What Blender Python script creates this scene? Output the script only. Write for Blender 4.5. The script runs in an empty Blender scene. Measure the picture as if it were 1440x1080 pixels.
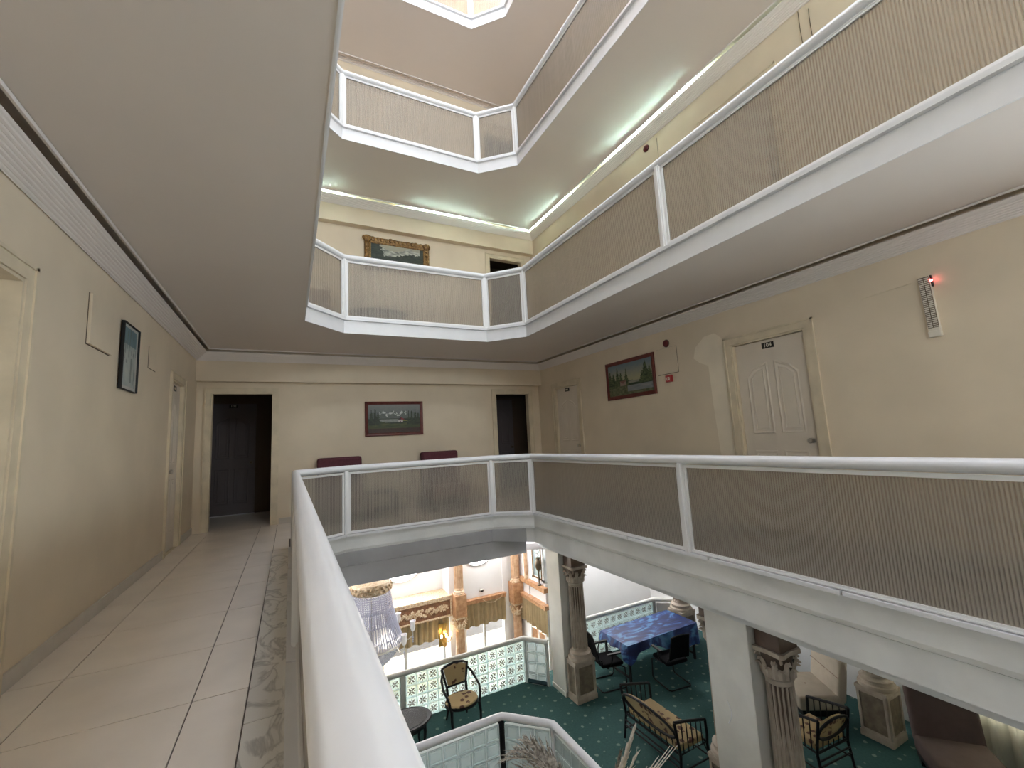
import bpy, bmesh, math, random
from math import sin, cos, pi, radians, sqrt, atan2, hypot
from mathutils import Vector, Matrix
random.seed(7)
S = bpy.context.scene
COL = S.collection
# ---------------------------------------------------------------- camera, sky, exposure
cd = bpy.data.cameras.new('camera'); cam = bpy.data.objects.new('camera', cd); COL.objects.link(cam)
cd.sensor_fit = 'HORIZONTAL'; cd.sensor_width = 36.0; cd.lens = 605.02 / 1440 * 36; cd.clip_start = 0.02; cd.clip_end = 200
cam.matrix_world = Matrix(((0.88952026, -0.01202474, -0.45673747, 0), (-0.45391464, -0.13726573, -0.88040878, 0),
                           (-0.05210771, 0.99046127, -0.12755885, 1.18), (0, 0, 0, 1)))
S.camera = cam
W = bpy.data.worlds.new('overcast_sky'); S.world = W; W.use_nodes = True
bg = W.node_tree.nodes['Background']; bg.inputs[0].default_value = (0.92, 0.96, 1.04, 1); bg.inputs[1].default_value = 7.0
S.view_settings.view_transform = 'Standard'; S.view_settings.look = 'None'; S.view_settings.gamma = 1.0
S.view_settings.exposure = 1.76; S.view_settings.use_curve_mapping = False
S.cycles.max_bounces = 14; S.cycles.diffuse_bounces = 9; S.cycles.transparent_max_bounces = 16; S.cycles.transmission_bounces = 8
S.cycles.caustics_reflective = False; S.cycles.caustics_refractive = False
S.cycles.use_denoising = True; S.cycles.sample_clamp_indirect = 8.0

XR_W = 5.0
def area(name, loc, rot, sx, sy, portal=False, power=0, colr=(1, 1, 1)):
    l = bpy.data.lights.new(name, 'AREA'); l.shape = 'RECTANGLE'; l.size = sx; l.size_y = sy; l.energy = power; l.color = colr
    l.cycles.is_portal = portal
    o = bpy.data.objects.new(name, l); COL.objects.link(o); o.location = loc; o.rotation_euler = rot; return o
area('added_side_portal', (XR_W, -2.2, 1.45), (0, radians(90), 0), 1.9, 3.0, True)  # portals of the two added side windows, out of view
area('added_side_portal', (-1.37, -3.0, 1.75), (0, radians(-90), 0), 1.1, 1.4, True)
area('skylight_portal', (1.78, 1.8, 12.3), (0, 0, 0), 6.2, 11.5, True)
area('lobby_window_portal', (2.0, 11.12, -4.9), (radians(-90), 0, 0), 8.0, 2.9, True)
for k_, (zc_, hh_) in enumerate(((4.51, 1.0), (7.5, 2.0))):
    area('added_rear_portal', (1.8, -4.24, zc_), (radians(90), 0, 0), 5.6, hh_, True)  # portals of the windows added behind the viewpoint

# ---------------------------------------------------------------- materials
def mat(name, c, rough=0.6, metal=0.0, vary=0.0, vscale=6.0, bump=0.0, bscale=40.0, spec=0.4, emit=None, estr=0.0, coat=0.0, c2=None):
    m = bpy.data.materials.new(name); m.use_nodes = True; nt = m.node_tree; b = nt.nodes['Principled BSDF']
    b.inputs['Base Color'].default_value = (*c, 1); b.inputs['Roughness'].default_value = rough; b.inputs['Metallic'].default_value = metal
    b.inputs['Specular IOR Level'].default_value = spec; b.inputs['Coat Weight'].default_value = coat
    if emit: b.inputs['Emission Color'].default_value = (*emit, 1); b.inputs['Emission Strength'].default_value = estr
    tc = nt.nodes.new('ShaderNodeTexCoord')
    if vary or c2:
        n = nt.nodes.new('ShaderNodeTexNoise'); n.inputs['Scale'].default_value = vscale; n.inputs['Detail'].default_value = 5
        nt.links.new(tc.outputs['Object'], n.inputs['Vector'])
        r = nt.nodes.new('ShaderNodeValToRGB'); nt.links.new(n.outputs['Fac'], r.inputs[0])
        a = c2 or tuple(x * (1 - vary) for x in c); z = c if c2 else tuple(min(1, x * (1 + vary * .6)) for x in c)
        r.color_ramp.elements[0].color = (*a, 1); r.color_ramp.elements[1].color = (*z, 1)
        r.color_ramp.elements[0].position = .36; r.color_ramp.elements[1].position = .64
        nt.links.new(r.outputs[0], b.inputs['Base Color'])
    if bump:
        n = nt.nodes.new('ShaderNodeTexNoise'); n.inputs['Scale'].default_value = bscale; n.inputs['Detail'].default_value = 4
        nt.links.new(tc.outputs['Object'], n.inputs['Vector'])
        k = nt.nodes.new('ShaderNodeBump'); k.inputs['Strength'].default_value = bump; k.inputs['Distance'].default_value = .01
        nt.links.new(n.outputs['Fac'], k.inputs['Height']); nt.links.new(k.outputs[0], b.inputs['Normal'])
    return m
def col_attr_mat(name, rough=.5, spec=.3):
    m = mat(name, (1, 1, 1), rough, spec=spec); nt = m.node_tree
    a = nt.nodes.new('ShaderNodeVertexColor'); a.layer_name = 'Col'
    nt.links.new(a.outputs[0], nt.nodes['Principled BSDF'].inputs['Base Color']); return m
M = {}
M['wall'] = mat('cream_wall_paint', (.71, .615, .48), .75, vary=.05, vscale=1.6, bump=.08, bscale=90)
M['vest'] = mat('vestibule_shade_brown', (.11, .08, .055), .8)  # shade of the vestibules put into the wall and ceiling colour
M['wall_white'] = mat('white_wall_paint', (.80, .80, .81), .7, vary=.03, vscale=1.5)
M['ceil'] = mat('ceiling_paint', (.71, .655, .62), .8, vary=.02, vscale=.8)
M['cornice'] = mat('cornice_plaster', (.76, .715, .69), .6)
M['band'] = mat('beam_shade_grey', (.38, .375, .38), .8, vary=.06, vscale=3)  # shade below the kerb put into the beam colour
M['edge'] = mat('slab_edge_plaster', (.66, .66, .645), .75, vary=.10, vscale=2.2, bump=.15, bscale=30)
M['white'] = mat('white_enamel', (.70, .70, .72), .32, vary=.02, vscale=9, spec=.5)
M['frame'] = mat('white_painted_aluminium', (.74, .735, .735), .4, spec=.45)
M['door'] = mat('cream_door_paint', (.68, .61, .52), .5, vary=.03, vscale=4)
M['casing'] = mat('cream_casing_paint', (.67, .585, .44), .55, vary=.10, vscale=5)
M['tile'] = mat('glazed_floor_tile', (.79, .72, .65), .28, vary=.06, vscale=2.5, spec=.5)
M['grout'] = mat('tile_grout', (.13, .11, .10), .9)
M['skirt'] = mat('skirting_tile', (.58, .54, .49), .35, vary=.06)
M['black'] = mat('black_lacquer', (.008, .0075, .008), .5, spec=.25)
M['blackmesh'] = mat('black_office_fabric', (.006, .006, .007), .9, spec=.1)
M['brass'] = mat('aged_brass', (.55, .36, .12), .3, metal=.9)
M['steel'] = mat('brushed_steel', (.55, .52, .48), .3, metal=.9)
M['darkbrass'] = mat('dark_bronze', (.12, .09, .06), .4, metal=.6)
M['red'] = mat('dark_red_plastic', (.10, .012, .014), .35)
M['redbox'] = mat('red_plastic', (.42, .05, .05), .4)
M['offwhite'] = mat('off_white_plastic', (.72, .68, .60), .5)
M['burg'] = mat('burgundy_fabric', (.105, .030, .042), .9, vary=.15, vscale=30, bump=.2, bscale=300)
M['orange_fab'] = mat('rust_fabric', (.20, .06, .035), .9, vary=.15, vscale=20)
M['beige_fab'] = mat('beige_upholstery', (.46, .40, .32), .9, vary=.06, vscale=6, bump=.1, bscale=200)
M['brown_fab'] = mat('dark_brown_upholstery', (.10, .068, .060), .85, vary=.1, vscale=6)
M['greybrown'] = mat('brown_upholstery', (.24, .16, .13), .85)
M['pillar'] = mat('pillar_paint', (.62, .60, .55), .7, vary=.07, vscale=3, bump=.1)
M['column'] = mat('antiqued_column_paint', (.42, .355, .285), .55, c2=(.34, .28, .22), vscale=8)
M['groove'] = mat('recess_shade_brown', (.10, .07, .05), .7)  # shade of flutes and hollows put into the colour
M['marble_or'] = mat('orange_marbled_paint', (.52, .30, .16), .4, c2=(.36, .18, .09), vscale=12)
M['col_or'] = mat('orange_column_paint', (.64, .45, .30), .5, c2=(.50, .31, .19), vscale=9)
M['cream_gold'] = mat('cream_and_gold_plaster', (.74, .62, .46), .5, c2=(.50, .33, .19), vscale=26)
M['dkwood'] = mat('dark_wood_block', (.10, .06, .04), .5, vary=.2)
M['wood'] = mat('carved_brown_wood', (.27, .13, .07), .45, vary=.3, vscale=18)
M['ped_dark'] = mat('antiqued_panel', (.20, .16, .11), .6, c2=(.13, .10, .07), vscale=10)
M['curtain'] = mat('olive_gold_curtain', (.36, .27, .15), .7, vary=.12, vscale=5, spec=.5)
M['sheer'] = mat('cream_curtain', (.55, .52, .45), .85, vary=.1, vscale=3)
nt_ = M['sheer'].node_tree; tr_ = nt_.nodes.new('ShaderNodeBsdfTranslucent'); tr_.inputs[0].default_value = (.62, .58, .48, 1); mx_ = nt_.nodes.new('ShaderNodeMixShader'); mx_.inputs[0].default_value = .6
nt_.links.new(nt_.nodes['Principled BSDF'].outputs[0], mx_.inputs[1]); nt_.links.new(tr_.outputs[0], mx_.inputs[2]); nt_.links.new(mx_.outputs[0], nt_.nodes['Material Output'].inputs['Surface'])
M['cream_floor'] = mat('cream_paving', (.78, .66, .47), .5, vary=.05, vscale=2)
M['frond'] = mat('dried_palm_leaf', (.46, .41, .34), .85, c2=(.13, .11, .085), vscale=24)
M['plume'] = mat('dried_pampas', (.90, .85, .77), .9, c2=(.74, .67, .58), vscale=22)
M['gilt'] = mat('gilded_carved_wood', (.30, .17, .05), .38, metal=.35, c2=(.10, .05, .02), vscale=45, bump=.5, bscale=70)
M['redframe'] = mat('red_brown_frame', (.13, .028, .022), .35, vary=.2, vscale=20)
M['dark_leaf'] = mat('shaded_grey_door_paint', (.13, .11, .115), .6)  # grey door, darkened to carry the shade of the vestibule
M['glow'] = mat('lit_opal_glass', (1, 1, 1), .4, emit=(1, .98, .97), estr=5)
M['added_glow'] = mat('added_lamp_glass', (1, 1, 1), .4, emit=(1, .98, .97), estr=8.5)  # for the added lights of the hall ceiling
M['tube'] = mat('lit_fluorescent_tube', (1, 1, 1), .4, emit=(.66, 1.0, .88), estr=170)
M['bulb'] = mat('warm_bulb', (1, .9, .7), .4, emit=(1, .75, .4), estr=12)
M['led'] = mat('red_led', (1, .1, .1), .4, emit=(1, .12, .14), estr=14)
M['opal'] = mat('milky_glass_shade', (.85, .82, .86), .25, spec=.6)
M['paint'] = col_attr_mat('oil_paint', .45)
M['patch'] = mat('fresh_plaster_patch', (.82, .735, .60), .85, vary=.05, vscale=3)
M['teal_base'] = mat('teal_skirting', (.02, .06, .07), .6)

def marble():
    m = mat('veined_marble', (.74, .72, .68), .25, spec=.5); nt = m.node_tree; b = nt.nodes['Principled BSDF']
    tc = nt.nodes.new('ShaderNodeTexCoord'); mp = nt.nodes.new('ShaderNodeMapping'); mp.inputs['Rotation'].default_value = (0, 0, .5); mp.inputs['Scale'].default_value = (2.6, 1.3, 1)
    n = nt.nodes.new('ShaderNodeTexNoise'); n.inputs['Scale'].default_value = 2.2; n.inputs['Detail'].default_value = 8; n.inputs['Distortion'].default_value = 1.2
    r = nt.nodes.new('ShaderNodeValToRGB'); e = r.color_ramp.elements
    e[0].position = .40; e[0].color = (.74, .72, .68, 1); e[1].position = .60; e[1].color = (.72, .70, .66, 1)
    k = r.color_ramp.elements.new(.50); k.color = (.46, .44, .42, 1); e[0].position = .45; e[2 if len(e) > 2 else 1].position = .55
    nt.links.new(tc.outputs['Object'], mp.inputs[0]); nt.links.new(mp.outputs[0], n.inputs['Vector']); nt.links.new(n.outputs['Fac'], r.inputs[0]); nt.links.new(r.outputs[0], b.inputs['Base Color'])
    return m
M['marble'] = marble()

def polycarb():
    m = bpy.data.materials.new('smoked_ribbed_polycarbonate'); m.use_nodes = True; nt = m.node_tree; N = nt.nodes; L = nt.links
    b = N['Principled BSDF']; out = N['Material Output']
    uv = N.new('ShaderNodeUVMap'); w = N.new('ShaderNodeTexWave'); w.wave_type = 'BANDS'; w.bands_direction = 'X'; w.inputs['Scale'].default_value = 1.0
    mp = N.new('ShaderNodeMapping'); mp.inputs['Scale'].default_value = (16.0, 0, 0)
    L.new(uv.outputs[0], mp.inputs[0]); L.new(mp.outputs[0], w.inputs['Vector'])
    n = N.new('ShaderNodeTexNoise'); n.inputs['Scale'].default_value = 1.0; n.inputs['Detail'].default_value = 4
    mp2 = N.new('ShaderNodeMapping'); mp2.inputs['Scale'].default_value = (22, 1.2, 1); L.new(uv.outputs[0], mp2.inputs[0]); L.new(mp2.outputs[0], n.inputs['Vector'])
    r = N.new('ShaderNodeValToRGB'); r.color_ramp.elements[0].color = (.38, .335, .28, 1); r.color_ramp.elements[1].color = (.62, .56, .48, 1); r.color_ramp.elements[0].position = .1; r.color_ramp.elements[1].position = .8
    L.new(w.outputs['Fac'], r.inputs[0])
    mx = N.new('ShaderNodeMix'); mx.data_type = 'RGBA'; mx.blend_type = 'MULTIPLY'; mx.inputs['Factor'].default_value = .25
    L.new(r.outputs[0], mx.inputs['A']); L.new(n.outputs['Fac'], mx.inputs['B'])
    L.new(mx.outputs['Result'], b.inputs['Base Color'])
    b.inputs['Roughness'].default_value = .33; b.inputs['Specular IOR Level'].default_value = .5
    bp = N.new('ShaderNodeBump'); bp.inputs['Strength'].default_value = .35; bp.inputs['Distance'].default_value = .004; L.new(w.outputs['Fac'], bp.inputs['Height']); L.new(bp.outputs[0], b.inputs['Normal'])
    rf = N.new('ShaderNodeBsdfRefraction'); rf.inputs['Roughness'].default_value = .20; rf.inputs['IOR'].default_value = 1.04; rf.inputs['Color'].default_value = (.90, .85, .79, 1)
    ms = N.new('ShaderNodeMixShader'); ms.inputs[0].default_value = .56
    L.new(b.outputs[0], ms.inputs[1]); L.new(rf.outputs[0], ms.inputs[2])
    L.new(ms.outputs[0], out.inputs['Surface']); return m
M['poly'] = polycarb()

def glassy(name, tint, trans, rough, mixw, tl=0):
    m = bpy.data.materials.new(name); m.use_nodes = True; nt = m.node_tree; N = nt.nodes; L = nt.links; b = N['Principled BSDF']
    b.inputs['Base Color'].default_value = (*tint, 1); b.inputs['Roughness'].default_value = rough; b.inputs['Specular IOR Level'].default_value = .6
    t = N.new('ShaderNodeBsdfTransparent'); t.inputs[0].default_value = (*trans, 1)
    src = b
    if tl:
        tr = N.new('ShaderNodeBsdfTranslucent'); tr.inputs[0].default_value = (*trans, 1); m0 = N.new('ShaderNodeMixShader'); m0.inputs[0].default_value = tl
        L.new(b.outputs[0], m0.inputs[1]); L.new(tr.outputs[0], m0.inputs[2]); src = m0
    ms = N.new('ShaderNodeMixShader'); ms.inputs[0].default_value = mixw
    L.new(src.outputs[0], ms.inputs[1]); L.new(t.outputs[0], ms.inputs[2]); L.new(ms.outputs[0], N['Material Output'].inputs['Surface']); return m
M['block'] = glassy('glass_block', (.84, .92, .92), (.92, .99, .98), .18, .40, .6)
M['yellow'] = mat('yellow_cushion', (.62, .45, .10), .8)
M['petal'] = glassy('glass_block_relief', (.36, .33, .30), (.75, .72, .68), .12, .25)
M['block2'] = glassy('clear_glass_block', (.60, .66, .66), (.84, .90, .90), .12, .36, .45)
M['pane'] = glassy('window_glass', (.6, .65, .65), (.93, .96, .95), .03, .92)
M['skyglass'] = glassy('skylight_glass', (.8, .8, .8), (.56, .57, .58), .1, .94)
M['crystal'] = glassy('chandelier_crystal', (.62, .64, .76), (.9, .9, .95), .05, .25)
M['tableglass'] = glassy('smoked_table_glass', (.03, .03, .03), (.55, .55, .55), .12, .5)

def carpet():
    m = mat('green_carpet', (.03, .10, .10), .95, bump=.2, bscale=300); nt = m.node_tree; N = nt.nodes; L = nt.links; b = N['Principled BSDF']
    tc = N.new('ShaderNodeTexCoord'); n0 = N.new('ShaderNodeTexNoise'); n0.inputs['Scale'].default_value = 30
    base = N.new('ShaderNodeValToRGB'); base.color_ramp.elements[0].color = (.020, .066, .064, 1); base.color_ramp.elements[1].color = (.042, .115, .110, 1)
    L.new(tc.outputs['Object'], n0.inputs['Vector']); L.new(n0.outputs['Fac'], base.inputs[0])
    prev = base.outputs[0]
    for sc, th, off, amt in ((3.3, .150, 0.0, .8), (3.3, .095, .5, .7)):
        mp = N.new('ShaderNodeMapping'); mp.inputs['Rotation'].default_value = (0, 0, .78); mp.inputs['Location'].default_value = (off, off, 0); L.new(tc.outputs['Object'], mp.inputs[0])
        nz = N.new('ShaderNodeTexNoise'); nz.inputs['Scale'].default_value = 16; L.new(tc.outputs['Object'], nz.inputs['Vector'])
        v = N.new('ShaderNodeTexVoronoi'); v.inputs['Scale'].default_value = sc; v.inputs['Randomness'].default_value = .0; v.voronoi_dimensions = '2D'
        L.new(mp.outputs[0], v.inputs['Vector'])
        ad = N.new('ShaderNodeMath'); ad.operation = 'MULTIPLY_ADD'; L.new(nz.outputs['Fac'], ad.inputs[0]); ad.inputs[1].default_value = .16; L.new(v.outputs['Distance'], ad.inputs[2])
        r = N.new('ShaderNodeValToRGB'); r.color_ramp.elements[0].position = th; r.color_ramp.elements[0].color = (amt, amt, amt, 1); r.color_ramp.elements[1].position = th + .04; r.color_ramp.elements[1].color = (0, 0, 0, 1)
        L.new(ad.outputs[0], r.inputs[0])
        mx = N.new('ShaderNodeMix'); mx.data_type = 'RGBA'; L.new(r.outputs[0], mx.inputs['Factor']); L.new(prev, mx.inputs['A']); mx.inputs['B'].default_value = (.20, .27, .24, 1); prev = mx.outputs['Result']
    L.new(prev, b.inputs['Base Color']); return m
M['carpet'] = carpet()

def floral():
    m = mat('floral_upholstery', (.5, .4, .2), .85, bump=.1, bscale=150); nt = m.node_tree; N = nt.nodes; L = nt.links; b = N['Principled BSDF']
    tc = N.new('ShaderNodeTexCoord'); nz = N.new('ShaderNodeTexNoise'); nz.inputs['Scale'].default_value = 9; nz.inputs['Detail'].default_value = 3; nz.inputs['Distortion'].default_value = 1.5
    v = N.new('ShaderNodeTexVoronoi'); v.inputs['Scale'].default_value = 7.5; L.new(tc.outputs['Object'], v.inputs['Vector']); L.new(tc.outputs['Object'], nz.inputs['Vector'])
    ad = N.new('ShaderNodeMath'); ad.operation = 'MULTIPLY_ADD'; L.new(nz.outputs['Fac'], ad.inputs[0]); ad.inputs[1].default_value = .7; L.new(v.outputs['Distance'], ad.inputs[2])
    r = N.new('ShaderNodeValToRGB'); e = r.color_ramp.elements; e[0].position = .62; e[0].color = (.10, .045, .03, 1); e[1].position = .70; e[1].color = (.40, .295, .15, 1)
    L.new(ad.outputs[0], r.inputs[0]); L.new(r.outputs[0], b.inputs['Base Color']); return m
M['floral'] = floral()

def bluecloth():
    m = mat('blue_patterned_cloth', (.02, .06, .3), .55); nt = m.node_tree; N = nt.nodes; L = nt.links; b = N['Principled BSDF']
    tc = N.new('ShaderNodeTexCoord'); mp = N.new('ShaderNodeMapping'); mp.inputs['Rotation'].default_value = (0, 0, .6); mp.inputs['Scale'].default_value = (.8, 2.0, 1.2); L.new(tc.outputs['Object'], mp.inputs[0])
    nz = N.new('ShaderNodeTexNoise'); nz.inputs['Scale'].default_value = 1.9; nz.inputs['Detail'].default_value = 6; nz.inputs['Distortion'].default_value = 2.2; L.new(mp.outputs[0], nz.inputs['Vector'])
    r = N.new('ShaderNodeValToRGB'); e = r.color_ramp.elements; e[0].position = .38; e[0].color = (.010, .018, .075, 1); e[1].position = .72; e[1].color = (.11, .27, .46, 1)
    k = e.new(.5); k.color = (.016, .040, .16, 1); k = e.new(.58); k.color = (.05, .15, .34, 1)
    L.new(nz.outputs['Fac'], r.inputs[0]); L.new(r.outputs[0], b.inputs['Base Color']); return m
M['blue'] = bluecloth()

# ---------------------------------------------------------------- mesh helpers
class MB:
    def __init__(s): s.v = []; s.f = []; s.uv = {}; s.c = {}
    def add(s, vs, fs):
        n = len(s.v); s.v += [tuple(p) for p in vs]; s.f += [tuple(n + i for i in f) for f in fs]; return s
    def box(s, x0, x1, y0, y1, z0, z1):
        return s.add([(x0, y0, z0), (x1, y0, z0), (x1, y1, z0), (x0, y1, z0), (x0, y0, z1), (x1, y0, z1), (x1, y1, z1), (x0, y1, z1)],
                     [(0, 3, 2, 1), (4, 5, 6, 7), (0, 1, 5, 4), (1, 2, 6, 5), (2, 3, 7, 6), (3, 0, 4, 7)])
    def prism(s, poly, z0, z1):
        n = len(poly)
        return s.add([(x, y, z0) for x, y in poly] + [(x, y, z1) for x, y in poly],
                     [tuple(range(n))[::-1], tuple(range(n, 2 * n))] + [(i, (i + 1) % n, n + (i + 1) % n, n + i) for i in range(n)])
    def xprism(s, poly, y0, y1):   # poly in XZ, extruded along Y
        n = len(poly)
        return s.add([(x, y0, z) for x, z in poly] + [(x, y1, z) for x, z in poly],
                     [tuple(range(n)), tuple(range(n, 2 * n))[::-1]] + [(i, n + i, n + (i + 1) % n, (i + 1) % n) for i in range(n)])
    def lathe(s, prof, n=20, c=(0, 0), a0=0, sx=1, sy=1):
        vs = []; fs = []
        for r, z in prof:
            for k in range(n):
                a = a0 + 2 * pi * k / n; vs.append((c[0] + sx * r * cos(a), c[1] + sy * r * sin(a), z))
        m = len(prof)
        for i in range(m - 1):
            for k in range(n):
                k2 = (k + 1) % n; fs.append((i * n + k, i * n + k2, (i + 1) * n + k2, (i + 1) * n + k))
        fs.append(tuple(range(n))[::-1]); fs.append(tuple(range((m - 1) * n, m * n)))
        return s.add(vs, fs)
    def tube(s, pts, r, n=8, closed=False):
        P = [Vector(p) for p in pts]; m = len(P); rs = r if isinstance(r, (list, tuple)) else [r] * m
        vs = []; up = Vector((0, 0, 1)); prev = None
        for i in range(m):
            a = P[i - 1] if (i > 0 or closed) else P[i]; b = P[(i + 1) % m] if (i < m - 1 or closed) else P[i]
            t = (b - a).normalized()
            if prev is None:
                x = t.cross(up);
                if x.length < .05: x = t.cross(Vector((1, 0, 0)))
            else: x = prev - t * prev.dot(t)
            x.normalize(); prev = x; y = t.cross(x)
            for k in range(n):
                g = 2 * pi * k / n; vs.append(P[i] + (x * cos(g) + y * sin(g)) * rs[i])
        fs = []
        for i in range(m if closed else m - 1):
            j = (i + 1) % m
            for k in range(n):
                k2 = (k + 1) % n; fs.append((i * n + k, i * n + k2, j * n + k2, j * n + k))
        if not closed: fs.append(tuple(range(n))[::-1]); fs.append(tuple(range((m - 1) * n, m * n)))
        return s.add(vs, fs)
    def ball(s, c, r, n=10, m=6, sx=1, sy=1, sz=1):
        vs = [(c[0], c[1], c[2] - r * sz)]
        for i in range(1, m):
            a = -pi / 2 + pi * i / m
            for k in range(n): vs.append((c[0] + sx * r * cos(a) * cos(2 * pi * k / n), c[1] + sy * r * cos(a) * sin(2 * pi * k / n), c[2] + sz * r * sin(a)))
        vs.append((c[0], c[1], c[2] + r * sz)); fs = []
        for k in range(n): fs.append((0, 1 + (k + 1) % n, 1 + k)); fs.append((len(vs) - 1, 1 + (m - 2) * n + k, 1 + (m - 2) * n + (k + 1) % n))
        for i in range(m - 2):
            for k in range(n): fs.append((1 + i * n + k, 1 + i * n + (k + 1) % n, 1 + (i + 1) * n + (k + 1) % n, 1 + (i + 1) * n + k))
        return s.add(vs, fs)
    def grid(s, fn, nu, nv, thick=0.0):   # sheet fn(u,v)->(x,y,z); thick gives a second skin along the local normal
        vs = [fn(i / nu, j / nv) for j in range(nv + 1) for i in range(nu + 1)]; w = nu + 1
        fs = [(j * w + i, j * w + i + 1, (j + 1) * w + i + 1, (j + 1) * w + i) for j in range(nv) for i in range(nu)]
        if thick:
            vv = [Vector(p) for p in vs]; ns = []
            for j in range(nv + 1):
                for i in range(nu + 1):
                    a = vv[j * w + min(i + 1, nu)] - vv[j * w + max(i - 1, 0)]; b = vv[min(j + 1, nv) * w + i] - vv[max(j - 1, 0) * w + i]
                    n = a.cross(b); ns.append(n.normalized() if n.length > 1e-9 else Vector((0, 0, 1)))
            k = len(vs); vs = vs + [tuple(p - n * thick) for p, n in zip(vv, ns)]
            fs = fs + [tuple(k + q for q in f[::-1]) for f in fs]
            ed = [j * w for j in range(nv + 1)], [j * w + nu for j in range(nv + 1)], list(range(w)), [nv * w + i for i in range(w)]
            for e in ed:
                for p, q in zip(e, e[1:]): fs.append((p, q, q + k, p + k))
        return s.add(vs, fs)
    def xf(s, mtx, start=0):
        s.v[start:] = [tuple(mtx @ Vector(p)) for p in s.v[start:]]; return s

def link(name, me, parent=None):
    o = bpy.data.objects.new(name, me); COL.objects.link(o)
    if parent is not None: o.parent = parent
    return o
ORG = {}
def build(name, mb, m, parent=None, smooth=False, bevel=0.0, seg=2, label=None, world=True, stuff=False):
    """one mesh object; with a parent that stands unrotated at ORG, world coordinates are shifted to it"""
    off = ORG.get(parent.name, (0, 0, 0)) if (parent is not None and world) else (0, 0, 0)
    me = bpy.data.meshes.new(name); me.from_pydata([(p[0] - off[0], p[1] - off[1], p[2] - off[2]) for p in mb.v], [], mb.f); me.update()
    bm = bmesh.new(); bm.from_mesh(me); bmesh.ops.recalc_face_normals(bm, faces=bm.faces[:])
    if bevel: bmesh.ops.bevel(bm, geom=bm.edges[:], offset=bevel, segments=seg, profile=.6, affect='EDGES', clamp_overlap=True)
    bm.to_mesh(me); bm.free()
    me.materials.append(M[m] if isinstance(m, str) else m)
    if smooth:
        me.polygons.foreach_set('use_smooth', [True] * len(me.polygons))
        try: me.set_sharp_from_angle(angle=radians(42))
        except Exception: pass
    o = link(name, me, parent)
    if parent is not None: ORG[o.name] = off
    if label: o['label'] = label
    if stuff: o['kind'] = 'stuff'
    return o
def tag(o, label, cat, group=None):
    o['label'] = label; o['category'] = cat
    if group: o['group'] = group
    return o
def thing(name, label, cat, loc=(0, 0, 0), rz=0.0, group=None):
    o = link(name, None); o.location = loc; o.rotation_euler = (0, 0, rz); ORG[o.name] = tuple(loc); return tag(o, label, cat, group)
def struct(name, mb, m, parent=None, label=None, **k):
    o = build(name, mb, m, parent, label=label, **k)
    if parent is None: o['kind'] = 'structure'
    return o
def sroot(name, loc=(0, 0, 0), rz=0.0, label=None):
    o = link(name, None); o.location = loc; o.rotation_euler = (0, 0, rz); o['kind'] = 'structure'; ORG[o.name] = tuple(loc)
    if label: o['label'] = label
    return o
def share(name, src, parent, mtx):
    o = bpy.data.objects.new(name, src.data); COL.objects.link(o); o.parent = parent; o.matrix_local = mtx; return o
def offset_poly(poly, d):     # d > 0 moves every edge inwards; poly counter-clockwise
    n = len(poly); out = []
    for i in range(n):
        p0 = Vector(poly[i - 1]); p1 = Vector(poly[i]); p2 = Vector(poly[(i + 1) % n])
        e1 = (p1 - p0).normalized(); e2 = (p2 - p1).normalized(); n1 = Vector((-e1.y, e1.x)); n2 = Vector((-e2.y, e2.x))
        k = 1 + n1.dot(n2); q = p1 + (n1 + n2) * (d / max(k, .15)); out.append((q.x, q.y))
    return out
def sweep(mb, poly, prof, closed_prof=True):
    """profile (d,z): d into the polygon; swept round a closed counter-clockwise polygon"""
    rings = [[(x, y, z) for x, y in offset_poly(poly, d)] for d, z in prof]; n = len(poly); m = len(prof)
    vs = [p for r in rings for p in r]; fs = []
    for i in range(m if closed_prof else m - 1):
        j = (i + 1) % m
        for k in range(n): fs.append((i * n + k, i * n + (k + 1) % n, j * n + (k + 1) % n, j * n + k))
    return mb.add(vs, fs)
def holed_slab(mb, x0, x1, y0, y1, octa, z0, z1):
    """octa: 8 points counter-clockwise starting at right-front chamfer; order R0(a3,n1),R1(a3,b1),B1(a2,b0),B0(a1,b0),L1(a0,b1),L0(a0,n1),N0(a1,n0),N1(a2,n0)"""
    out = [(x1, y0), (x1, y1), (x0, y1), (x0, y0)]
    vs = []
    for z in (z0, z1): vs += [(x, y, z) for x, y in octa] + [(x, y, z) for x, y in out]
    top = [(0, 8, 9, 1), (1, 9, 2), (2, 9, 10, 3), (3, 10, 4), (4, 10, 11, 5), (5, 11, 6), (6, 11, 8, 7), (7, 8, 0)]
    fs = [tuple(i + 12 for i in f) for f in top] + [f[::-1] for f in top]
    for i in range(8): fs.append((i, (i + 1) % 8, 12 + (i + 1) % 8, 12 + i))
    for i in range(4): a, b = 8 + i, 8 + (i + 1) % 4; fs.append((a, b, b + 12, a + 12))
    return mb.add(vs, fs)
def textmesh(txt, size, depth=.002):
    cu = bpy.data.curves.new('lettering', 'FONT'); cu.body = txt; cu.size = size; cu.extrude = depth; cu.align_x = 'CENTER'; cu.align_y = 'CENTER'
    o = bpy.data.objects.new('lettering', cu); COL.objects.link(o); dg = bpy.context.evaluated_depsgraph_get(); dg.update()
    me = bpy.data.meshes.new_from_object(o.evaluated_get(dg)); bpy.data.objects.remove(o); bpy.data.curves.remove(cu); me.materials.clear(); return me
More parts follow.
